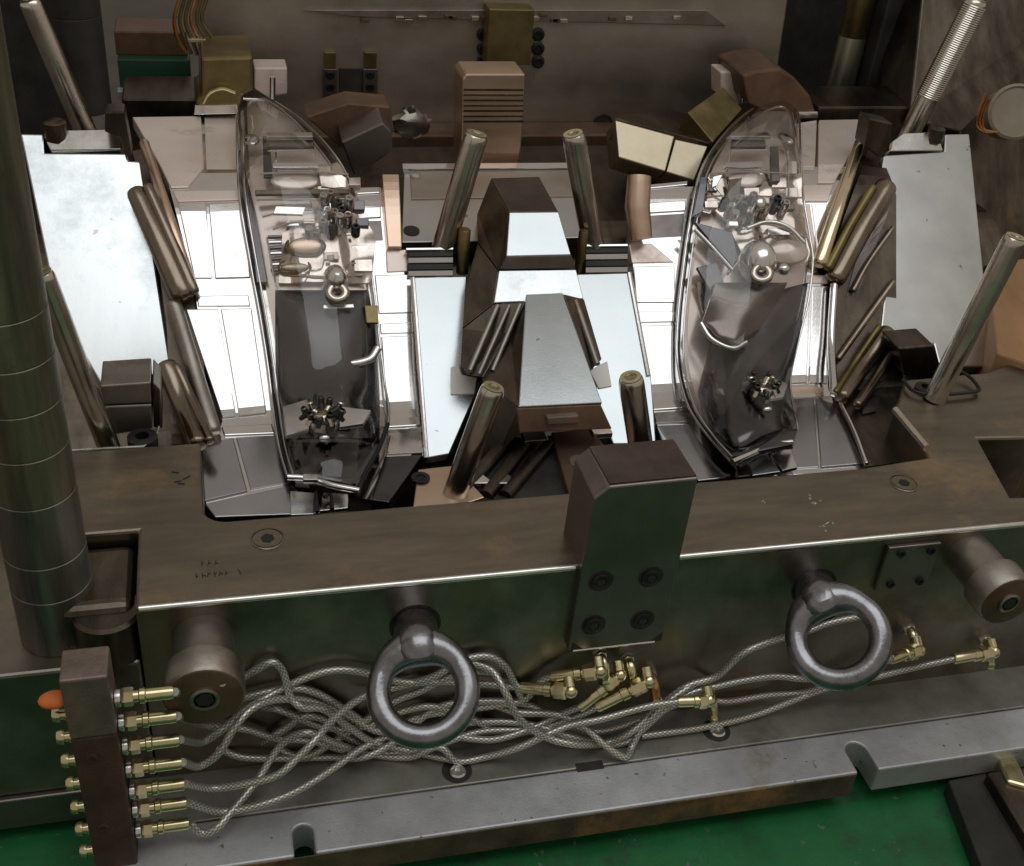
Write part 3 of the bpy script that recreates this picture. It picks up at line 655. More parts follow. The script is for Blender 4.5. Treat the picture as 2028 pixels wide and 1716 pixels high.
def sprue(T, px, py, dz, s_):
    p = SP(px, py, dz); n = hn(p.y)
    MB().lathe(p, n, [(.16*s_, -.1), (.16*s_, .05), (.10*s_, .09), (.10*s_, .02)], 18).build('sprue_hub', M['pin'], T, smooth=True)
    MB().torus(p+n*.05, n, .19*s_, .035*s_, 24, 8).build('sprue_ring', M['dark'], T, smooth=True)
    for k in range(9):
        a = k*2*math.pi/9+.3+random.uniform(-.15, .15); d = Vector((math.cos(a), math.sin(a)*.9, 0)); d = (d-n*d.dot(n)).normalized()
        MB().tube([p+d*.10*s_+n*.05, p+d*.20*s_+n*.09, p+d*random.uniform(.24, .31)*s_+n*.02], [.045*s_, .05*s_, .03*s_], 10).build('sprue_finger', M['pin'] if k % 2 else M['black'], T, smooth=True)
        MB().lathe(p+d*random.uniform(.14, .24)*s_+n*.07, n+d*.3, [(.045*s_, 0), (.045*s_, .09), (.03*s_, .10), (.025*s_, .07)], 10).build('sprue_knob', M['pin'] if k % 3 == 0 else M['dark'], T, smooth=True)

T = thing('lamp_lens', 'clear moulded lamp lens with smoky core lying in the left cavity', 'lamp lens', SP(640, 900, 0), 'two mirrored clear lamp lenses')
Lout = [(478, 186), (470, 230), (470, 300), (476, 400), (494, 510), (514, 620), (530, 720), (540, 800), (552, 880), (570, 945)]
Rout = [(520, 186), (600, 240), (665, 310), (700, 380), (722, 470), (738, 560), (750, 660), (762, 760), (768, 840), (712, 968)]
loft([(488, 196), (490, 235)]+[(x+22, y) for x, y in Lout[2:-1]]+[(585, 940)], [(518, 196), (590, 245), (642, 310)]+[(x-18, y) for x, y in Rout[3:-1]]+[(700, 950)], .06, .12, 40, 10, .05).build('inner_bowl', M['bowl'], T, smooth=True)
loft([(545, 575), (545, 660), (548, 770), (556, 878)], [(730, 575), (745, 660), (752, 780), (752, 878)], .14, .06, 30, 20, .42).build('smoky_core', M['polish_dark'], T, smooth=True)
loft([(562, 884), (575, 940)], [(755, 880), (705, 958)], .16, .05, 12, 8, .04).build('lower_lip', M['polish_dark'], T, smooth=True)
loft(Lout, Rout, .08, .010, 60, 16, .56, curve=True).build('clear_shell', M['clear'], T, smooth=True)
strip(T, 'rim_bead', 'rim', Lout, .018, .12, 60)
strip(T, 'rim_bead', 'rim', Rout, .015, .12, 60)
strip(T, 'inner_rim', 'rim', [(x+12, y) for x, y in Lout[1:]], .012, .22, 60)
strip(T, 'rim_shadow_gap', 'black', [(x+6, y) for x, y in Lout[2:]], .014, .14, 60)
strip(T, 'rim_bead', 'polish', [(570, 945), (610, 948), (660, 962), (712, 972)], .035, .26, 24)
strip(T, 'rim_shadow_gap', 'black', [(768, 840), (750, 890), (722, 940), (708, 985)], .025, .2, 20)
strip(T, 'top_arch', 'rim', [(482, 196), (530, 202), (580, 238), (625, 288), (668, 345)], .018, .26, 30)
patch(T, 'crossbar', 'polish', ((528, 262), (618, 262), (620, 270), (528, 270)), .42)
patch(T, 'crossbar', 'groove', ((532, 275), (620, 275), (622, 290), (532, 290)), .36)
patch(T, 'crossbar', 'polish', ((540, 322), (630, 322), (632, 332), (540, 332)), .40)
patch(T, 'crossbar', 'nickel', ((546, 408), (606, 410), (600, 426), (540, 424)), .40)
patch(T, 'crossbar', 'dark', ((505, 376), (690, 374), (692, 384), (506, 386)), .34)
patch(T, 'side_wall', 'polish_dark', ((482, 320), (506, 420), (530, 560), (508, 560)), .22)
patch(T, 'side_wall', 'polish_dark', ((520, 270), (534, 270), (540, 350), (522, 350)), .30)
on(T, 'round_boss', 'bowl', 585, 358, 48, 22, .03, .26)
on(T, 'corner_knob', 'rim', 499, 278, 15, 26, .05, .26)
ring(T, 'lens_ring', 'olive', 605, 488, 38, .016, .36, .0)
ring(T, 'lens_ring', 'olive', 584, 530, 31, .012, .32, .0)
on(T, 'lens_dish', 'copper', 605, 488, 34, 18, .04, .30)
on(T, 'lens_dish', 'cream', 584, 530, 28, 9, .03, .30)
on(T, 'bulb_dome', 'nickel', 664, 560, 27, 34, .30, .34)
ring(T, 'bulb_socket', 'pin', 668, 580, 16, .05, .62, .5)
patch(T, 'bulb_shelf', 'nickel', ((640, 604), (700, 602), (702, 610), (640, 612)), .46)
for pts_ in ([(530, 300), (618, 298)], [(512, 345), (560, 342), (640, 342), (690, 346)], [(508, 396), (700, 394)], [(545, 275), (548, 340)], [(618, 292), (624, 345)], [(520, 430), (560, 420), (620, 416)], [(540, 455), (580, 440), (640, 440)], [(528, 470), (545, 560)], [(652, 385), (656, 440)], [(590, 545), (640, 548), (720, 545)]):
    strip(T, 'clear_rib', 'rim', pts_, .012, .33, 14, 8)
jumble(T, [(612, 372), (625, 430), (560, 460), (552, 560)], [(700, 372), (722, 430), (745, 470), (735, 560)], .24, .024, 24, 18)
jumble(T, [(628, 330), (636, 372)], [(668, 318), (694, 372)], .28, .03, 8, 7)
facets(T, 'facet_chip', 'rim', [(655, 455), (690, 465), (655, 510), (700, 520), (640, 425)], .38, .05)
patch(T, 'side_lug', 'olive', ((722, 605), (748, 605), (750, 640), (726, 640)), .30)
strip(T, 'side_lug', 'nickel', [(690, 722), (715, 718), (735, 710), (748, 690)], .05, .42, 12)
patch(T, 'gate_wing', 'rim', ((560, 805), (610, 790), (612, 850), (566, 862)), .46)
patch(T, 'gate_wing', 'rim', ((672, 805), (735, 812), (720, 838), (672, 845)), .50)
for k in range(7): patch(T, 'louvre', 'rim' if k % 2 else 'polish_dark', ((530+k, 466+k*11), (558, 465+k*11), (559, 470+k*11), (531+k, 471+k*11)), .24, .06)
posts(T, [(640, 408), (654, 402), (668, 412), (648, 428), (662, 436), (676, 430), (690, 420), (640, 452), (656, 462), (672, 456), (688, 446), (704, 462), (612, 474), (626, 470)], .26, .055)
blocks(T, [(690, 352, 24, 16), (660, 374, 30, 12), (700, 398, 22, 18), (696, 486, 42, 22), (700, 514, 38, 24), (620, 330, 34, 12), (706, 432, 24, 16), (566, 438, 26, 10), (600, 434, 24, 9), (640, 500, 30, 14)], .28)
sprue(T, 640, 830, .58, .78)
on(T, 'gate_drop', 'nickel', 643, 869, 11, 6, .04, .54)
patch(T, 'end_tab', 'nickel', ((600, 938), (630, 940), (630, 950), (600, 950)), .34)
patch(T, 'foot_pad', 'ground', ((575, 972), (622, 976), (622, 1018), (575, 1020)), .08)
patch(T, 'foot_pad', 'polish', ((640, 975), (690, 978), (690, 1006), (632, 1012)), .08)
strip(T, 'foot_edge', 'black', [(626, 975), (628, 1015)], .02, .12, 6)
strip(T, 'foot_edge', 'black', [(642, 985), (655, 980), (658, 1008)], .02, .14, 8)

T = thing('lamp_lens', 'clear moulded lamp lens with curved left rim lying in the right cavity', 'lamp lens', SP(1480, 860, 0), 'two mirrored clear lamp lenses')
Lo = [(1545, 190), (1480, 222), (1425, 278), (1388, 340), (1368, 430), (1352, 540), (1342, 640), (1342, 720), (1362, 800), (1400, 860), (1450, 915)]
Ro = [(1568, 196), (1582, 230), (1585, 290), (1590, 380), (1604, 470), (1610, 520), (1600, 600), (1580, 680), (1565, 760), (1580, 850), (1470, 930)]
loft([(1540, 200), (1486, 230), (1440, 280)]+[(x+20, y) for x, y in Lo[3:-1]]+[(1460, 905)], [(1564, 200), (1574, 235), (1575, 290)]+[(x-14, y) for x, y in Ro[3:-1]]+[(1475, 915)], .06, .12, 40, 10, .05).build('inner_bowl', M['bowl'], T, smooth=True)
loft([(1440, 600), (1405, 690), (1385, 770), (1400, 850), (1440, 900)], [(1600, 560), (1585, 660), (1562, 760), (1570, 860), (1480, 905)], .14, .06, 32, 20, .40).build('smoky_core', M['polish_dark'], T, smooth=True)
loft([(1470, 850), (1450, 905)], [(1580, 850), (1570, 880)], .30, .05, 12, 8, .02).build('lower_lip', M['polish_dark'], T, smooth=True)
loft(Lo, Ro, .08, .010, 60, 16, .56, curve=True).build('clear_shell', M['clear'], T, smooth=True)
strip(T, 'rim_bead', 'rim', Lo, .018, .12, 60)
strip(T, 'inner_rim', 'rim', [(x+13, y+3) for x, y in Lo[1:]], .012, .22, 60)
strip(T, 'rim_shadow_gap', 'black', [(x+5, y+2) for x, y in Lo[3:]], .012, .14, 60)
strip(T, 'rim_bead', 'rim', Ro[:-1], .015, .12, 60)
strip(T, 'top_arch', 'rim', [(1440, 275), (1490, 235), (1540, 212), (1565, 225), (1575, 270)], .018, .28, 30)
strip(T, 'rim_bead', 'nickel', [(1450, 915), (1480, 902), (1512, 888), (1540, 880), (1568, 876)], .035, .28, 24)
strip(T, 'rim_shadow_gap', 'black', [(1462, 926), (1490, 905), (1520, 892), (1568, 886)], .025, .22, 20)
patch(T, 'crossbar', 'polish', ((1448, 262), (1520, 262), (1528, 270), (1446, 270)), .42)
patch(T, 'crossbar', 'groove', ((1450, 275), (1515, 275), (1518, 290), (1448, 290)), .36)
patch(T, 'crossbar', 'polish', ((1436, 322), (1510, 320), (1512, 331), (1436, 332)), .40)
patch(T, 'side_wall', 'polish_dark', ((1388, 350), (1402, 350), (1392, 420), (1372, 430)), .30)
patch(T, 'side_wall', 'polish_dark', ((1525, 290), (1542, 290), (1545, 360), (1528, 360)), .34)
on(T, 'round_boss', 'bowl', 1478, 354, 38, 20, .03, .26)
on(T, 'corner_knob', 'rim', 1556, 275, 13, 26, .05, .26)
patch(T, 'slant_bar', 'nickel', ((1412, 350), (1432, 345), (1420, 368), (1410, 372)), .44)
patch(T, 'slant_bar', 'dark', ((1445, 355), (1470, 352), (1462, 400), (1440, 400)), .42)
patch(T, 'slant_plate', 'polish_dark', ((1375, 440), (1450, 460), (1460, 500), (1452, 530)), .42)
strip(T, 'slant_edge', 'nickel', [(1376, 455), (1410, 490), (1450, 535)], .03, .46, 12)
patch(T, 'slant_plate', 'polish_dark', ((1380, 530), (1420, 520), (1445, 590), (1420, 600)), .38)
on(T, 'hood', 'bowl', 1560, 500, 46, 26, .06, .34)
strip(T, 'hood_edge', 'nickel', [(1480, 452), (1520, 440), (1560, 450), (1592, 480)], .03, .52, 20)
on(T, 'bulb_dome', 'nickel', 1500, 520, 36, 44, .30, .36)
ring(T, 'bulb_socket', 'pin', 1508, 542, 16, .05, .66, .5)
patch(T, 'bulb_shelf', 'nickel', ((1490, 568), (1535, 566), (1536, 576), (1492, 578)), .46)
on(T, 'bright_lug', 'nickel', 1552, 534, 12, 12, .08, .46)
loft([(1418, 560), (1402, 610), (1390, 642), (1410, 668), (1448, 690)], [(1560, 560), (1540, 600), (1520, 630), (1500, 660), (1462, 690)], .50, .06, 24, 10, .14).build('light_guide', M['smoke'], T, smooth=True)
strip(T, 'guide_edge', 'nickel', [(1388, 640), (1410, 672), (1450, 690), (1478, 678)], .03, .56, 20)
for pts_ in ([(1448, 300), (1520, 298)], [(1425, 345), (1470, 340), (1560, 344)], [(1400, 392), (1440, 388), (1590, 392)], [(1450, 278), (1440, 340)], [(1522, 290), (1530, 345)], [(1402, 352), (1440, 400), (1462, 440)], [(1470, 455), (1520, 445), (1598, 470)], [(1440, 545), (1480, 500), (1510, 480)], [(1560, 300), (1562, 390)]):
    strip(T, 'clear_rib', 'rim', pts_, .012, .33, 14, 8)
jumble(T, [(1405, 345), (1400, 400), (1440, 440), (1475, 520)], [(1585, 345), (1592, 400), (1596, 450), (1600, 500)], .22, .024, 22, 20)
jumble(T, [(1378, 560), (1395, 620)], [(1440, 560), (1440, 620)], .24, .03, 8, 7)
facets(T, 'facet_chip', 'rim', [(1452, 445), (1470, 440), (1400, 420), (1530, 470)], .40, .05)
on(T, 'bright_square', 'nickel', 1506, 402, 12, 14, .05, .52)
patch(T, 'gate_wing', 'rim', ((1420, 770), (1480, 765), (1482, 788), (1436, 785)), .46)
patch(T, 'gate_wing', 'rim', ((1520, 745), (1560, 760), (1552, 785), (1522, 790)), .46)
posts(T, [(1440, 428), (1452, 418), (1464, 432), (1448, 444), (1462, 450), (1478, 440), (1496, 418), (1512, 424), (1530, 416), (1545, 428), (1486, 402), (1430, 412)], .24, .055)
blocks(T, [(1528, 352, 30, 20), (1556, 372, 24, 22), (1530, 384, 26, 20), (1400, 362, 22, 16), (1474, 372, 30, 16), (1502, 392, 22, 24), (1540, 404, 34, 12), (1520, 452, 44, 14), (1396, 398, 26, 14), (1556, 320, 22, 24)], .28)
sprue(T, 1508, 776, .56, .75)
on(T, 'gate_drop', 'nickel', 1520, 812, 10, 6, .04, .52)
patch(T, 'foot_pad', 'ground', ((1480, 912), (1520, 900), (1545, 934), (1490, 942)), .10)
patch(T, 'foot_pad', 'nickel', ((1526, 898), (1565, 888), (1580, 925), (1550, 932)), .10)
o = MB().prism([SP(x, y, .1) for x, y in ((1458, 930), (1475, 918), (1488, 930), (1486, 942), (1462, 945))], (0, 0, -.2)).build('foot_block', M['dark'], T, .01)

# ------------------------------------------------------------------ centre: two lower wear plates, wedge tower, pads
pc = Pl((820, 550, 12.2), (1260, 545, 12.2), (840, 905, 10.35))
T = thing('centre_wear_plate', 'pale blue-grey wear plate to the left of the centre wedge', 'wear plate', pc.at(880, 900), 'centre wear plates')
slab(pc, [(818, 549), (925, 547), (915, 720), (960, 740), (890, 900), (846, 908)], .2).build('plate_face', M['ground_mid'], T, .015)
MB().tube([pc.at(817, 552)+pc.n*.01, pc.at(844, 908)+pc.n*.01], .03, 8).build('polished_edge', M['polish'], T, smooth=True)
o = slab(Pl((820, 550, 12.2), (1260, 545, 12.2), (840, 905, 10.35), off=.02), [(893, 727), (908, 722), (915, 742), (945, 748), (940, 780), (893, 782)], .05).build('grease_pad', M['pad'], T, .01)
T = thing('centre_wear_plate', 'narrow pale wear plate to the right of the centre wedge, behind the brass-ended pin', 'wear plate', pc.at(1200, 860), 'centre wear plates')
slab(pc, [(1142, 543), (1250, 540), (1290, 745), (1300, 880), (1215, 880), (1185, 800)], .2).build('plate_face', M['ground_mid'], T, .015)
MB().tube([pc.at(1246, 542)+pc.n*.01, pc.at(1284, 745)+pc.n*.01], .03, 8).build('polished_edge', M['polish'], T, smooth=True)
slab(Pl((820, 550, 12.2), (1260, 545, 12.2), (840, 905, 10.35), off=.02), [(1168, 735), (1188, 722), (1203, 715), (1212, 765), (1186, 770)], .05).build('grease_pad', M['pad'], T, .01)

T = thing('centre_wedge', 'tall brown-topped centre wedge with pale stepped front between the two cavities', 'wedge block', PY(1080, 800, 10.6))
ta, tb = PY(1009, 421, 12.35), PY(1106, 420, 12.35)
tz = ta.z
q_bl, q_br = P(972, 353, tz+.05), P(1068, 350, tz+.05)
f1 = [ta, tb, PY(1131, 505, 11.9), PY(1003, 508, 11.9)]
f2 = [PY(1003, 509, 11.89), PY(1132, 506, 11.89), PY(1140, 532, 11.85), PY(990, 534, 11.85)]
f3 = [PY(988, 536, 11.85), PY(1141, 534, 11.85), PY(1156, 592, 11.5), PY(978, 600, 11.5)]
dn = Vector((0, .25, -.2))
slab(Pl((1009, 421, 12.35), (1106, 420, 12.35), (1003, 508, 11.9)), [(1009, 421), (1106, 420), (1131, 505), (1003, 508)], .25).build('front_facet', M['ground_mid'], T, .01)
MB().prism(f2, (0, .3, -.1)).build('dark_step', M['groove'], T, .006)
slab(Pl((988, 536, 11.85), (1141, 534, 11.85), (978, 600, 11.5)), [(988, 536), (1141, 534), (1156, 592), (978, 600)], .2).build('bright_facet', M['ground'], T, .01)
# body: top and flanks
MB().hull2([q_bl, q_br, tb+Vector((0, .02, 0)), ta+Vector((0, .02, 0))],
           [Vector((q_bl.x, q_bl.y+.1, .3)), Vector((q_br.x+.1, q_br.y+.1, .3)), PY(1150, 600, 11.9), PY(985, 605, 11.9)]).build('tower_body', M['lock_top'], T, .01)
pf = [PY(1042, 583, 11.4), PY(1114, 580, 11.4), PY(1193, 798, 10.05), PY(1027, 806, 10.05)]
prm = Pl((1042, 583, 11.4), (1114, 580, 11.4), (1027, 806, 10.05))
slab(prm, [(1042, 583), (1114, 580), (1193, 798), (1027, 806)], .3).build('ramp_plate', M['ground_mid'], T, .012)
def skin(name, mat, pts, vec=(.15, .6, -.35), bev=.01):
    MB().prism([PY(*q) for q in pts], vec).build(name, M[mat], T, bev)
skin('left_flank', 'dark', [(972, 356, 13.0), (1008, 421, 12.37), (1002, 508, 11.92), (987, 537, 11.87), (946, 480, 12.4), (945, 425, 12.75)])
skin('left_flank', 'dark', [(946, 482, 12.4), (987, 538, 11.87), (977, 602, 11.52), (916, 650, 11.45), (924, 560, 11.95)])
skin('left_channel', 'dark', [(977, 603, 11.51), (1041, 598, 11.38), (1010, 660, 11.15), (956, 748, 10.7), (926, 742, 10.78), (912, 722, 10.95), (916, 652, 11.44)])
skin('side_slope', 'dark', [(1041, 600, 11.38), (1027, 806, 10.05), (1026, 860, 9.98), (985, 905, 10.1), (940, 960, 10.2), (957, 749, 10.7), (1010, 662, 11.15)])
for a_, b_, r2_ in (((985, 606, 11.46), (930, 735, 10.76), .035), ((1008, 606, 11.42), (948, 742, 10.68), .03), ((1030, 604, 11.38), (975, 735, 10.72), .03)):
    MB().tube([PY(*a_), PY(*b_)], r2_, 10).build('channel_ridge', M['support'], T, smooth=True)
skin('right_channel', 'dark', [(1116, 583, 11.4), (1157, 593, 11.45), (1192, 712, 10.75), (1168, 737, 10.55)], (0, .4, -.25))
MB().tube([PY(1140, 597, 11.38), PY(1183, 722, 10.6)], .035, 10).build('channel_ridge', M['support'], T, smooth=True)
MB().prism([PY(1024, 810, 10.03), PY(1190, 802, 10.03), PY(1212, 850, 9.92), PY(1030, 858, 9.92)], (0, .4, -.1)).build('brown_apron', M['back_rust'], T, .01)
MB().prism([PY(1084, 828, 9.93), PY(1146, 824, 9.93), PY(1148, 838, 9.91), PY(1084, 842, 9.91)], (0, .1, 0)).build('apron_slot', M['rust_pale'], T, .01)
T = thing('floor_strip', 'rusty brown strip with a slotted screw leading under the lock block', 'steel strip', P(1150, 900, -.4))
MB().prism([P(1092, 856, -.30), P(1172, 850, -.30), P(1215, 905, -.30), P(1190, 985, -.30), P(1130, 990, -.30)], (0, 0, -.15)).build('strip_body', M['back_rust'], T, .012)
MB().lathe(P(1148, 917, -.31), (0, 0, 1), [(.12, 0), (.12, .02), (.11, .03)], 24).build('screw', M['rust_pale'], T, smooth=True)
MB().box(*(lambda q: (q.x-.02, q.x+.1, q.y-.03, q.y+.02, -.279, -.274))(P(1148, 917, -.28))).build('screw_slot', M['void'], T)
for (a, b, lab) in (((1035, 865), (1082, 862), 'small bright shim left of the rusty floor strip'), ((1170, 852), (1208, 848), 'small bright shim right of the rusty floor strip')):
    q = P(*a, -.28); e = P(*b, -.28)
    o = MB().box(q.x, e.x, q.y-.10, q.y+.08, -.34, -.27).build('shim', M['nickel'], None, .01, origin=q); tag(o, lab, 'shim')
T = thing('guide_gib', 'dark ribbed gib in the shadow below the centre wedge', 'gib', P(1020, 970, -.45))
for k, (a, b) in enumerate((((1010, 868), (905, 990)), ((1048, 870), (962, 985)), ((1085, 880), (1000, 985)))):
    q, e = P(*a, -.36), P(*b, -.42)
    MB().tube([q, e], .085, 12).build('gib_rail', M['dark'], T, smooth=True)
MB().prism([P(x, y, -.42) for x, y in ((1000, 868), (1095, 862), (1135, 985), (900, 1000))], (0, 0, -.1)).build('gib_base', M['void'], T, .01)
for (a, lab) in (((955, 950), 0), ((1005, 950), 1)):
    q = P(*a, -.40); 
    MB().prism([q+Vector((-.05, .15, 0)), q+Vector((-.13, -.12, 0)), q+Vector((.10, -.14, 0))], (0, 0, .05)).build('bright_corner', M['nickel'], T, .01)
T = thing('pocket_seat', 'tan pocket seat with a dark screw at the foot of the front centre pin', 'seat block', P(850, 960, -.4))
MB().prism([P(x, y, -.36) for x, y in ((828, 930), (900, 922), (960, 985), (890, 1008), (818, 1004))], (0, 0, -.12)).build('seat_body', M['copper'], T, .012)
MB().lathe(P(833, 947, -.35), (0, 0, 1), [(.10, 0), (.10, .01), (.05, .01), (.05, -.02)], 20).build('screw', M['black'], T, smooth=True)

# rear centre: speckled plate and pin seats
prc = Pl((800, 325, 14.5), (1130, 325, 14.5), (800, 480, 12.8))
T = thing('rear_slide_plate', 'speckled slide plate with a bright upper lip behind the centre pins', 'slide plate', prc.at(960, 470))
slab(prc, [(800, 335), (1145, 333), (1165, 470), (945, 478), (796, 480)], .2).build('plate_face', M['ground_grey'], T, .01)
slab(Pl((800, 325, 14.5), (1130, 325, 14.5), (800, 480, 12.8), off=.02), [(812, 342), (1140, 340), (1146, 388), (815, 394)], .03).build('stained_band', M['back'], T, .006)
slab(Pl((800, 325, 14.5), (1130, 325, 14.5), (800, 480, 12.8), off=.05), [(796, 324), (1140, 322), (1142, 333), (797, 335)], .12).build('bright_lip', M['polish'], T, .008)
MB().lathe(prc.at(815, 458)+prc.n*.012, prc.n, [(.10, -.02), (.10, .0)], 18).build('oil_hole', M['void'], T)
MB().lathe(prc.at(823, 353)+prc.n*.03, prc.n, [(.06, -.02), (.06, .02), (.03, .03)], 18).build('plug', M['pin'], T, smooth=True)
T = thing('pin_seat', 'ribbed dark seat in front of the rear left-hand centre pin', 'seat block', SP(860, 540, 0), 'ribbed pin seats')
def seat(T, x0_, x1_, y0_, n):
    for k in range(n):
        y = y0_+k*13
        patch(T, 'seat_layer', 'lock' if k % 2 else 'void', ((x0_, y), (x1_, y-1), (x1_, y+11), (x0_, y+12)), .16-.02*k, .2)
    patch(T, 'seat_lip', 'nickel', ((x0_-4, y0_-6), (x1_, y0_-7), (x1_, y0_-2), (x0_-4, y0_-1)), .2, .1)
seat(T, 808, 898, 497, 4)
MB().lathe(SP(915, 540, -.1), (0, 0, 1), [(.075, 0), (.075, .55), (.06, .57)], 16).build('dowel', M['olive'], T, smooth=True)
T = thing('pin_seat', 'ribbed dark seat in front of the rear right-hand centre pin', 'seat block', SP(1200, 540, 0), 'ribbed pin seats')
seat(T, 1160, 1244, 490, 4)
MB().lathe(SP(1146, 540, -.1), (0, 0, 1), [(.06, 0), (.06, .55), (.05, .57)], 16).build('dowel', M['olive'], T, smooth=True)
o = MB().tube([SP(1270, 475, .2), SP(1262, 410, .35), SP(1266, 350, .5)], [.14, .16, .15], 18).build('rounded_key', M['copper'], None, smooth=True, origin=SP(1265, 475, 0)); tag(o, 'upright rounded copper-toned key left of the right lamp lens', 'key')

# ------------------------------------------------------------------ rear of the mould
YB = 17.0
T = thing('back_plate', 'tall stained steel plate standing across the back with bolted-on blocks', 'steel plate', (4, YB, 0))
MB().prism([(-.2, YB, -.5), (9.0, YB, -.5), (8.72, YB, 3.6), (-.0, YB, 3.6)], (0, .6, 0)).build('plate_body', M['back'], T, .03)
MB().prism([PY(600, 20, YB-.05), PY(1400, 20, YB-.05), PY(1440, 52, YB-.05), PY(700, 34, YB-.05)], (0, .04, 0)).build('shiny_upper_band', M['support'], T, .01)
for k in range(18):
    px = random.uniform(720, 1400); q = PY(px, random.uniform(30, 44), YB-.07)
    MB().box(q.x-.06, q.x+.06, YB-.08, YB-.05, q.z-.03, q.z+.03).build('band_stud', M['pin'] if k % 2 else M['back_rust'], T, .008)
# olive key block with two screw rows
a, b = PY(968, 32, YB-.35), PY(1050, 130, YB-.35)
MB().box(a.x, b.x, YB-.35, YB-.002, b.z, a.z+.1).build('key_block', M['olive'], T, .02)
for px in (957, 1065):
    for py in (68, 96, 122):
        q = PY(px, py, YB-.01)
        MB().lathe(q, (0, -1, 0), [(.10, 0), (.10, .03), (.06, .04), (.05, .01)], 18).build('key_screw', M['black'], T, smooth=True)
    for py in (82, 110):
        q = PY(px, py, YB-.01)
        MB().box(q.x-.06, q.x+.06, YB-.03, YB-.002, q.z-.05, q.z+.05).build('key_clip', M['pin'], T, .01)
# two little screw strips with yellow tops
for px in (654, 733):
    t_, b_ = PY(px-14, 136, YB-.06), PY(px+14, 208, YB-.06)
    MB().box(t_.x, b_.x, YB-.08, YB-.002, b_.z, t_.z).build('screw_strip', M['lock'], T, .01)
    t2 = PY(px, 104, YB-.06); MB().box(t_.x+.02, b_.x-.02, YB-.07, YB-.002, t_.z+.004, t2.z).build('yellow_cap', M['olive'], T, .01)
    for py in (148, 172, 196):
        q = PY(px, py, YB-.081); MB().lathe(q, (0, -1, 0), [(.07, 0), (.07, .02), (.035, .03), (.035, .005)], 16).build('strip_screw', M['black'], T, smooth=True)
a, b = PY(672, 136, YB-.03), PY(718, 205, YB-.03); MB().box(a.x, b.x, YB-.03, YB-.002, b.z, a.z).build('dark_slot', M['void'], T, .01)
q = PY(1193, 247, YB-.01); MB().lathe(q, (0, -1, 0), [(.17, -.02), (.17, .012), (.15, .014), (.15, .0)], 24).build('round_hole', M['void'], T)
# flat lower wall of the rear pocket
MB().box(.6, 9.0, 16.4, 16.98, -.5, PY(1150, 268, 16.4).z).build('rear_step', M['back_rust'], T, .02)

T = thing('rear_wedge', 'upright copper-toned wedge with milled lines on the back centre', 'wedge block', PY(980, 320, 14.6))
yw = 14.6
q = [PY(x, y, yw) for x, y in ((916, 158), (924, 147), (1040, 147), (1036, 250), (1028, 330), (912, 332))]
MB().prism(q, (0, .55, 0)).build('wedge_body', M['copper'], T, .02)
for k in range(7):
    y = 178+k*10.5; a, b = PY(918, y, yw-.003), PY(1036, y, yw-.003); h_ = wpx(a, 4)
    MB().box(a.x, b.x, yw-.012, yw+.02, a.z-h_/2, a.z+h_/2).build('milled_line', M['rib'] if k % 2 else M['dark'], T)
T = thing('side_key', 'dark olive key standing tilted on the left of the back centre', 'key block', PY(720, 330, 14.4))
MB().prism([PY(x, y, 14.4) for x, y in ((676, 282), (758, 244), (776, 262), (778, 300), (702, 350))], (0, .6, .05)).build('key_face', M['lock'], T, .02)
MB().prism([PY(x, y, 14.9) for x, y in ((606, 232), (690, 205), (772, 212), (782, 262), (672, 292))], (0, .5, 0)).build('key_shoulder', M['back_rust'], T, .02)
mb = MB().ball(PY(812, 244, 15.6), .26, .10, .20, 14, 9)
for v in mb.v: v += Vector((random.uniform(-.05, .05), random.uniform(-.03, .03), random.uniform(-.05, .05)))
o = mb.build('foil_scrap', M['support'], None, smooth=True, origin=PY(812, 265, 15.6)); tag(o, 'crumpled scrap of grey foil stuck behind the tilted olive key', 'foil scrap')
T = thing('cream_wedge', 'cream-faced wedge block to the left of the right lamp lens', 'wedge block', PY(1320, 340, 14.4))
pcw = Pl((1220, 240, 14.5), (1395, 290, 14.3), (1225, 320, 14.1))
slab(pcw, [(1219, 238), (1336, 270), (1318, 340), (1226, 312)], .4).build('cream_face', M['cream'], T, .015)
slab(pcw, [(1338, 276), (1402, 290), (1375, 358), (1320, 341)], .4).build('cream_face', M['cream'], T, .015)
slab(Pl((1220, 236, 14.5), (1395, 286, 14.3), (1225, 222, 15.2)), [(1219, 234), (1240, 224), (1360, 222), (1410, 284)], .3).build('dark_shoulder', M['dark'], T, .015)
slab(Pl((1362, 225, 15.0), (1430, 175, 15.6), (1410, 284, 14.5)), [(1362, 222), (1432, 172), (1470, 215), (1412, 282)], .3).build('olive_shoulder', M['olive'], T, .015)
# copper blocks with ejector rods behind each lens
for (x0_, y0_, lab, rx) in ((503, 135, 'small rosy square block with a thin rod behind the left lens', 540), (1427, 143, 'small rosy square block with a thin rod behind the right lens', 1468)):
    T = thing('rod_block', lab, 'rod block', PY(x0_+30, y0_+50, 16.0), 'rosy blocks with a thin rod')
    w_ = 66 if x0_ < 1000 else 54; h_ = 52 if x0_ < 1000 else 62
    MB().prism([PY(x0_, y0_, 16.0), PY(x0_+w_, y0_, 16.0), PY(x0_+w_, y0_+h_, 16.0), PY(x0_+w_*.4, y0_+h_+6, 16.0), PY(x0_, y0_+h_*.8, 16.0)], (0, .4, 0)).build('block_body', M['pink'], T, .02)
    MB().tube([PY(rx, y0_+60, 15.8), PY(rx, y0_+18, 15.8)], .04, 12).build('rod', M['nickel'], T, smooth=True)
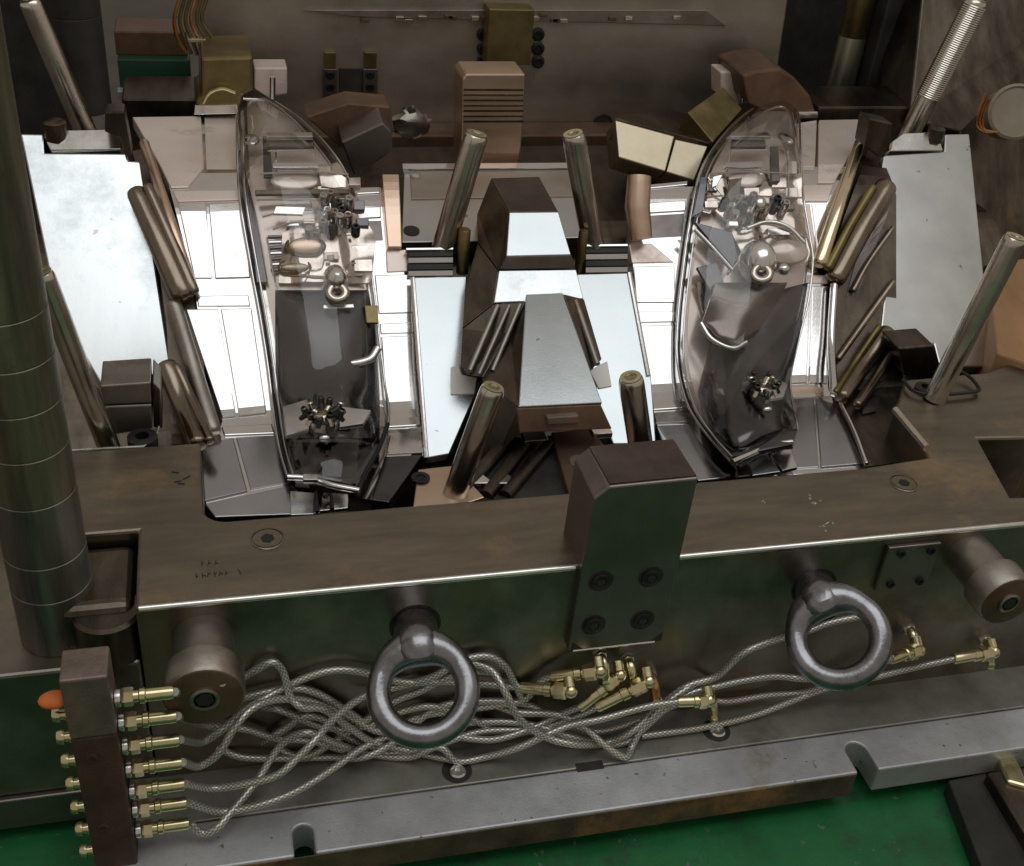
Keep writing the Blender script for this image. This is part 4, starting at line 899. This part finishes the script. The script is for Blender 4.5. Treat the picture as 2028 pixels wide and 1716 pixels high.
# curved shoulders behind each lens
T = thing('rounded_shoulder', 'dark reddish curved shoulder block above the right lens', 'shoulder block', PY(1540, 230, 15.6))
MB().prism([PY(x, y, 15.5) for x, y in ((1470, 150), (1500, 140), (1545, 136), (1575, 155), (1605, 190), (1622, 240), (1560, 240), (1480, 205))], (0, 1.0, 0)).build('shoulder_body', M['back_rust'], T, .04)
MB().prism([PY(x, y, 15.46) for x, y in ((1576, 222), (1620, 222), (1621, 234), (1578, 236))], (0, .04, 0)).build('bright_ledge', M['nickel'], T, .01)
T = thing('rounded_shoulder', 'brassy curved shoulder block above the left lens', 'shoulder block', PY(430, 230, 15.6))
MB().prism([PY(x, y, 15.5) for x, y in ((398, 115), (500, 112), (502, 180), (480, 190), (470, 228), (388, 228), (388, 200), (400, 190))], (0, 1.0, 0)).build('shoulder_body', M['olive'], T, .04)
MB().prism([PY(x, y, 15.46) for x, y in ((386, 210), (470, 208), (470, 226), (384, 228))], (0, .04, 0)).build('bright_ledge', M['nickel'], T, .01)
MB().tube(smooth_px([PY(402, 205, 15.42), PY(415, 185, 15.42), PY(440, 176, 15.42), PY(466, 184, 15.42)], 12), .02, 8).build('brassy_highlight', M['brass'], T, smooth=True)  # thin arc stands in for a brassy highlight on the shoulder

# behind left: dark columns, green box, cable bundle
T = thing('green_box', 'dark green painted box with a grey rail behind the left pin', 'machine box', PY(300, 190, 17.5))
a, b = PY(232, 118, 17.5), PY(380, 182, 17.5); MB().box(a.x, b.x, 17.5, 18.5, b.z-.4, a.z).build('box_body', M['green_dark'], T, .02)
a2, b2 = PY(232, 182, 17.3), PY(378, 194, 17.3); MB().box(a2.x, b2.x, 17.3, 17.49, b2.z, a2.z).build('rail', M['base'], T, .01)
a3, b3 = PY(225, 62, 17.7), PY(372, 112, 17.7); MB().box(a3.x, b3.x, 17.7, 18.4, b3.z, a3.z).build('red_brown_top', M['back_rust'], T, .02)
o = MB().box(PY(240, 194, 16.2).x, PY(390, 194, 16.2).x, 16.2, 17.2, -.5, PY(300, 196, 16.2).z).build('rear_corner_block', M['dark'], None, .03, origin=PY(310, 230, 16.2)); tag(o, 'dark rear corner block in front of the dark green box', 'steel block')
pillar('dark guide pillar standing at the far left behind the leaning pin', tuple(PY(170, 215, 15.6)), wpx(PY(170, 215, 15.6), 100)/2, 3.6, (1.2, 2.2), (M['void'], M['pillar_up'], 9), group=None)
T = thing('cable_bundle', 'looped bundle of thin cables hanging at the upper left of the back plate', 'cables', PY(380, 80, 16.4))
for k in range(6):
    x = 345+k*11
    MB().tube(smooth_px([PY(x+12, -10, 16.4), PY(x, 40, 16.4), PY(x+8+3*k, 80, 16.4), PY(x+24, 105+2*k, 16.4)], 16), .025, 8).build('cable', M['wire'] if k % 3 == 0 else M['olive'], T, smooth=True)
MB().box(PY(372, 80, 16.3).x, PY(408, 80, 16.3).x, 16.28, 16.36, PY(380, 84, 16.3).z, PY(380, 77, 16.3).z).build('clamp', M['cream'], T, .008)
o = MB().box(-9, -2.0, 20, 21, -2.7, 6).build('machine_column', M['void'], None, .05, origin=(-5, 20, -2.7)); tag(o, 'dark machine column filling the far upper left corner', 'machine column')

# behind right: dark gap with guide pillar, olive plate, drum with copper wire
o = MB().box(9.05, 13.2, 19.5, 20.5, -2.7, 6).build('machine_column', M['void'], None, .05, origin=(11, 20, -2.7)); tag(o, 'black machine column in the gap right of the back plate', 'machine column')
b0 = PY(1660, 190, 17.6)
pillar('golden oiled guide pillar in the dark gap at the upper right', (b0.x, b0.y, b0.z-.6), wpx(b0, 52)/2, 4.2, (1.6,), (M['pillar_up'], M['olive'], 1), group=None)
o = MB().box(PY(1735, 100, 17.2).x, PY(1800, 100, 17.2).x, 17.2, 17.8, -.4, 4.0).build('slide_rail', M['void'], None, .03, origin=PY(1760, 210, 17.2)); tag(o, 'dark upright slide rail right of the golden pillar', 'rail')
T = thing('rear_ledge', 'low dark steel ledge running behind the grey wear plate', 'steel ledge', PY(1720, 230, 15.9))
a, b = PY(1622, 212, 15.6), PY(1800, 238, 15.6); MB().box(a.x, b.x+.6, 15.6, 16.6, b.z-.6, a.z).build('ledge_body', M['dark'], T, .03)
T = thing('side_plate', 'dark olive side plate filling the upper right corner behind the leaning pin', 'steel plate', PY(1950, 400, 15.0))
MB().prism([PY(1830, -40, 16.8), PY(2200, -40, 16.8), PY(2200, 640, 13.6), PY(1925, 560, 13.8), PY(1900, 262, 15.0), PY(1800, 240, 15.4)], (.1, 1.0, -.6)).build('plate_body', M['dark'], T, .03)
T = thing('drum', 'tan drum end at the right edge with a thin rim', 'drum', PY(2005, 220, 14.6))
c = PY(2012, 222, 14.4); MB().lathe(c, (-.35, -1, .45), [(.36, -.5), (.40, -.05), (.40, 0), (.36, .03), (.34, .0)], 40).build('drum_body', M['disc'], T, smooth=True)
T = thing('copper_lead', 'loop of thin copper wire beside the tan drum at the right edge', 'wire', PY(1940, 255, 14.4))
for k in range(3):
    MB().tube(smooth_px([PY(1953+4*k, 185+6*k, 14.3), PY(1938+5*k, 225, 14.3), PY(1934+6*k, 250-3*k, 14.3), PY(1950, 262-2*k, 14.3), PY(1975, 262, 14.3)], 20), .02, 8).build('wire_strand', M['wire'], T, smooth=True)
o = MB().prism([P(1955, 520, .4), P(2120, 500, .4), P(2160, 760, .1), P(1975, 700, .1)], (0, 0, -2.2)).build('rusty_plank', M['wood'], None, .03, origin=P(2000, 620, .2)); tag(o, 'rust-orange plank beyond the grey wear plate at the right edge', 'plank')

# ------------------------------------------------------------------ water manifold with plugs
ym = 6.78
T = thing('water_manifold', 'rusty upright water manifold bar with brass plugs on its left side', 'manifold', PY(190, 1690, ym))
tl, tr, bl, br = PY(140, 1345, ym), PY(228, 1338, ym), PY(168, 1720, ym), PY(268, 1720, ym)
ml, mr = PY(134, 1462, ym), PY(236, 1455, ym)
xl, xr = (PY(146, 1500, ym).x), PY(238, 1500, ym).x
MB().box(xl, xr, ym, ym+.34, -2.68, PY(190, 1460, ym).z).build('lower_body', M['rust'], T, .02)
MB().box(xl-.003, xr+.003, ym-.003, ym+.343, PY(190, 1460, ym).z+.003, PY(190, 1342, ym).z).build('upper_body', M['rust_pale'], T, .02)
for (px, py) in ((182, 1502), (205, 1640)):
    MB().lathe(PY(px, py, ym-.002), (0, -1, 0), [(.05, -.02), (.05, .008), (.03, .012), (.028, -.01)], 14).build('bolt', M['rust'], T, smooth=True)
for (px, py) in ((118, 1417), (110, 1463), (118, 1510), (130, 1555), (136, 1602), (150, 1645), (158, 1688)):
    z = PY(px, py, ym+.15).z
    MB().lathe((xl, ym+.16, z), (-1, 0, 0), [(.055, -.02), (.055, .03), (.045, .03), (.045, .07), (.062, .07), (.062, .11), (.05, .13)], 16).build('brass_plug', M['brass'], T, smooth=True)
oc = PY(108, 1386, ym+.1); MB().ball(oc, .125, .09, .055, 16, 10).build('orange_cap', M['orange'], T, smooth=True)
ZF = [PY(240, y, ym+.1).z for y in (1393, 1442, 1490, 1536, 1580, 1618, 1660)]

# ------------------------------------------------------------------ hoses with brass fittings
def fitting(T, start, d, L_=.46, s_=1.0, elbow=None):
    d = d.normalized()
    MB().lathe(start, d, [(.062*s_, 0), (.075*s_, .01), (.075*s_, .05), (.06*s_, .06)], 14).build('white_washer', M['nickel'], T, smooth=True)
    MB().hexa(start, d, .078*s_, .06, .15).build('hex_nut', M['brass'], T)
    MB().lathe(start, d, [(.05*s_, .15), (.05*s_, .19), (.066*s_, .20), (.066*s_, .24), (.056*s_, .25), (.056*s_, L_-.02), (.05*s_, L_)], 16).build('ferrule', M['brass'], T, smooth=True)
    return start+d*L_
def hose(label, pts, start_fit=None, end_fit=None, r=.036, n=70):
    T = thing('water_hose', label, 'hose', pts[0], 'grey braided water hoses')
    MB().tube(smooth_px(pts, n), r, 10, True, 2.4).build('hose_line', M['hose'], T, smooth=True)
    if start_fit is not None: fitting(T, start_fit, Vector(pts[0])-start_fit)
    if end_fit is not None:
        e0 = Vector(pts[-1]); d = (end_fit-e0).normalized(); Lf = (end_fit-e0).length
        MB().lathe(e0, d, [(.05, -.02), (.058, 0), (.058, Lf*.45), (.07, Lf*.47), (.07, Lf*.6), (.05, Lf*.62), (.05, Lf)], 16).build('ferrule', M['brass'], T, smooth=True)
        MB().hexa(e0, d, .082, Lf*.65, Lf*.92).build('hex_nut', M['brass'], T)
        MB().ball(end_fit, .07, .07, .07, 12, 8).build('elbow_body', M['brass'], T, smooth=True)
        u = Vector((0, .35, .25)) if end_fit.y > 7.2 else Vector((0, .3, .25))
        MB().tube([end_fit, end_fit+u*.32], .055, 12).build('elbow_nipple', M['brass'], T, smooth=True)
    return T
def H(px, py, z):
    p = P(px, py, z)
    if p.y > 7.63: p = PY(px, py, 7.63)
    p.z = max(p.z, ZB+.04); return p
xs_ = xr
def SF(i): return Vector((xr, ym+.16, ZF[i]))
def SE(i): return SF(i)+Vector((.47, -.0, -.005))
zb = ZB+.06
E_ = lambda px, py, Y=7.55: PY(px, py, Y)
labels = ['hose from the topmost brass fitting of the manifold', 'hose from the second brass fitting of the manifold', 'hose from the third brass fitting, arching up to the left eyebolt',
          'hose from the fourth brass fitting, rising steeply', 'hose from the fifth brass fitting, sweeping up under the others', 'hose from the sixth brass fitting, a long smooth arc', 'hose from the lowest brass fitting of the manifold']
hose(labels[0], [SE(0), H(400, 1392, -1.25), H(470, 1385, -1.4), H(560, 1365, -1.5), H(620, 1370, -1.6), H(690, 1410, -1.7), H(760, 1452, -1.95), H(850, 1440, -1.9), H(960, 1430, -1.95), H(1050, 1435, -1.9), H(1130, 1460, -1.95), H(1180, 1470, zb), H(1240, 1470, zb), H(1300, 1420, -1.9), H(1350, 1380, -1.7), H(1440, 1355, -1.6), H(1530, 1340, -1.5), H(1590, 1345, -1.5), E_(1640, 1345, 7.72)], SF(0))
hose(labels[1], [SE(1), H(400, 1436, -1.5), H(440, 1440, -1.6), H(490, 1445, -1.7), H(545, 1462, -1.8), H(620, 1468, -1.9), H(700, 1490, zb), H(800, 1490, zb), H(870, 1480, -1.95), H(905, 1508, zb), H(960, 1500, zb), H(1030, 1480, -1.95), H(1120, 1440, -1.8), H(1190, 1425, -1.7), H(1280, 1400, -1.6), H(1345, 1390, -1.6)], SF(1), E_(1405, 1388, 7.3))
hose(labels[2], [SE(2), H(400, 1470, -1.3), H(440, 1445, -1.2), H(490, 1405, -1.1), H(540, 1375, -1.1), H(600, 1345, -1.1), H(660, 1328, -1.0), H(720, 1332, -1.05), H(800, 1352, -1.25), H(880, 1350, -1.4), H(960, 1355, -1.5), H(1035, 1362, -1.5)], SF(2), E_(1130, 1370, 7.4))
hose(labels[3], [SE(3), H(395, 1518, -1.4), H(435, 1490, -1.25), H(465, 1440, -1.05), H(505, 1400, -1.0), H(560, 1385, -1.1), H(640, 1395, -1.4), H(700, 1425, -1.6), H(760, 1450, -1.8), H(830, 1420, -1.8), H(900, 1408, -1.8), H(1000, 1395, -1.8), H(1040, 1385, -1.6), H(1070, 1352, -1.4), H(1095, 1340, -1.3)], SF(3), E_(1188, 1330, 7.45))
hose(labels[4], [SE(4), H(420, 1562, -1.7), H(490, 1552, -1.6), H(550, 1535, -1.5), H(590, 1500, -1.4), H(625, 1465, -1.3), H(660, 1425, -1.3), H(720, 1380, -1.3), H(790, 1360, -1.4), H(860, 1340, -1.2), H(910, 1310, -1.0), H(965, 1300, -1.0), H(1000, 1320, -1.1), H(1018, 1352, -1.4), H(1045, 1400, -1.8), E_(1085, 1420, 7.72)], SF(4))
hose(labels[5], [SE(5), H(440, 1608, -1.95), H(530, 1590, -1.9), H(600, 1560, -1.9), H(670, 1515, -1.9), H(720, 1480, -1.9), H(790, 1455, -1.9), H(900, 1460, -1.95), H(980, 1465, -1.95), H(1060, 1440, -1.9), H(1100, 1420, -1.8), H(1150, 1400, -1.6)], SF(5), E_(1228, 1338, 7.5))
hose(labels[6], [SE(6), H(400, 1650, -2.05), H(430, 1640, -2.0), H(460, 1605, -1.95), H(510, 1545, -1.9), H(545, 1490, -1.75), H(575, 1462, -1.6), H(615, 1452, -1.5), H(670, 1475, -1.8), H(740, 1495, zb), H(810, 1500, zb), H(860, 1480, -1.95), H(950, 1450, -1.95), H(1060, 1445, -1.95), H(1130, 1425, -1.8), H(1185, 1400, -1.6)], SF(6), E_(1285, 1350, 7.4))
hose('hose with an open upper bend beside the round support stub', [E_(440, 1352, 7.0), H(475, 1345, -.95), H(510, 1325, -.85), H(540, 1312, -.8), H(560, 1330, -.85), H(575, 1380, -1.1), H(600, 1402, -1.2), H(640, 1405, -1.3), H(690, 1440, -1.6), H(740, 1470, -1.9), H(820, 1490, zb), H(905, 1508, zb)])
hose('hose dropping from behind the left eyebolt to a sharp V on the clamp plate', [H(935, 1312, -1.05), H(975, 1330, -1.1), H(1000, 1370, -1.2), H(1030, 1425, -1.5), H(1080, 1460, -1.8), H(1140, 1475, -1.9), H(1200, 1472, zb), H(1250, 1450, -1.95), H(1300, 1405, -1.8), H(1360, 1360, -1.6), H(1420, 1340, -1.5), H(1470, 1295, -1.1), H(1530, 1270, -1.0), H(1600, 1250, -1.0), H(1640, 1235, -.95), H(1700, 1222, -.9), E_(1745, 1215, 7.72)])
hose('hose forming the sharp V on the clamp plate', [E_(985, 1400, 7.72), H(1030, 1412, -1.75), H(1100, 1415, -1.75), H(1150, 1435, -1.85), H(1200, 1478, -2.0), H(1238, 1500, zb), H(1252, 1478, zb), H(1270, 1445, -1.95), H(1310, 1402, -1.75), H(1370, 1358, -1.6), E_(1420, 1340, 7.72)])
hose('pale hose running straight along the foot of the front face to the far right elbow', [H(1270, 1458, zb), H(1400, 1440, zb), H(1500, 1415, zb), H(1590, 1380, -1.95), H(1650, 1360, -1.9), H(1720, 1345, -1.8), H(1800, 1325, -1.7), H(1890, 1305, -1.5)], None, E_(1968, 1292, 7.4))
hose('short hose from behind the right eyebolt to the elbow beside it', [E_(1390, 1385, 7.72), H(1440, 1390, zb), H(1520, 1378, zb), H(1600, 1370, -1.9), H(1680, 1335, -1.5), H(1740, 1315, -1.3), H(1765, 1305, -1.2)], None, E_(1820, 1288, 7.4))
hose('hose looping low behind the left eyebolt ring', [E_(520, 1400, 7.72), H(560, 1408, -1.85), H(640, 1440, -1.95), H(720, 1440, -2.0), H(800, 1408, -1.95), H(860, 1400, -1.9), H(920, 1418, -2.0), H(970, 1440, -2.0), E_(1010, 1445, 7.72)])
hose('hose rising to the right inside the left eyebolt ring', [E_(545, 1480, 7.72), H(600, 1500, zb), H(660, 1470, -2.0), H(720, 1430, -1.9), H(780, 1390, -1.7), H(830, 1370, -1.6), H(880, 1345, -1.5), H(940, 1330, -1.4), E_(985, 1335, 7.72)])
hose('hose running flat across the middle of the tangle', [E_(430, 1480, 7.72), H(480, 1500, zb), H(560, 1502, zb), H(650, 1500, zb), H(720, 1500, -2.0), H(780, 1470, -1.9), H(860, 1405, -1.8), H(940, 1390, -1.8), H(1040, 1395, -1.85), H(1110, 1430, -1.9), H(1180, 1450, zb), H(1260, 1430, -2.0), H(1330, 1400, -1.9), E_(1365, 1385, 7.72)])
hose('short hose hump in the tangle, midway between the round stub and left eyebolt', [E_(520, 1470, 7.72), H(545, 1455, -1.75), H(570, 1440, -1.7), H(600, 1420, -1.75), H(640, 1425, -1.85), H(690, 1462, -2.0), H(750, 1480, zb), E_(800, 1470, 7.72)])
for k, (px, py) in enumerate(((1186, 1292), (1240, 1300), (1285, 1330), (1795, 1240), (1945, 1262), (1400, 1365))):
    T = thing('elbow_fitting', ['brass elbow under the left corner of the lock block', 'brass elbow under the middle of the lock block', 'coppery elbow under the right corner of the lock block',
        'brass elbow with a rusty tip right of the right eyebolt', 'brass elbow nearest the right edge of the front face', 'brass elbow low on the front face, midway between lock block and right eyebolt'][k], 'pipe elbow', PY(px, py, YF-.02), 'brass pipe elbows on the front face')
    q = PY(px, py, YF-.005); e = q+Vector((0, -.16, 0)); f_ = e+Vector((.03, -.05, -.18))
    MB().hexa(q, (0, -1, 0), .075, 0, .07).build('hex_base', M['nickel'], T)
    MB().tube(smooth_px([q, e, f_], 10), .05, 12).build('elbow_body', M['wire'] if k == 2 else M['brass'], T, smooth=True)
    MB().hexa(f_, (0, -.2, -1), .068, -.02, .06).build('hex_nut', M['brass'], T)
q = H(1010, 1452, zb); o = MB().tube([H(995, 1456, zb), H(1075, 1442, zb)], .05, 10).build('copper_pipe_stub', M['copper'], None, smooth=True, origin=q); tag(o, 'short reddish pipe stub lying under the hoses right of the left eyebolt', 'pipe')

# ------------------------------------------------------------------ beam at the lower right
T = thing('floor_beam', 'dark brown beam on the green floor at the lower right corner', 'beam', P(1950, 1640, -2.7))
MB().prism([P(1878, 1545, -2.5), P(1952, 1530, -2.5), P(2080, 1760, -2.5), P(1960, 1760, -2.5)], (0, 0, -.21)).build('beam_body', M['void'], T, .02)
MB().prism([P(1955, 1530, -2.35), P(2060, 1515, -2.35), P(2160, 1700, -2.35), P(2070, 1720, -2.35)], (0, 0, -.36)).build('beam_flange', M['dark'], T, .02)
o = MB().prism([P(1978, 1500, -2.3), P(2010, 1492, -2.3), P(2040, 1560, -2.3), P(1996, 1548, -2.3)], (0, 0, -.3)).build('corner_cap', M['brass'], None, .03, origin=P(1998, 1515, -2.5)); tag(o, 'small yellow corner cap showing at the lower right edge', 'cap')
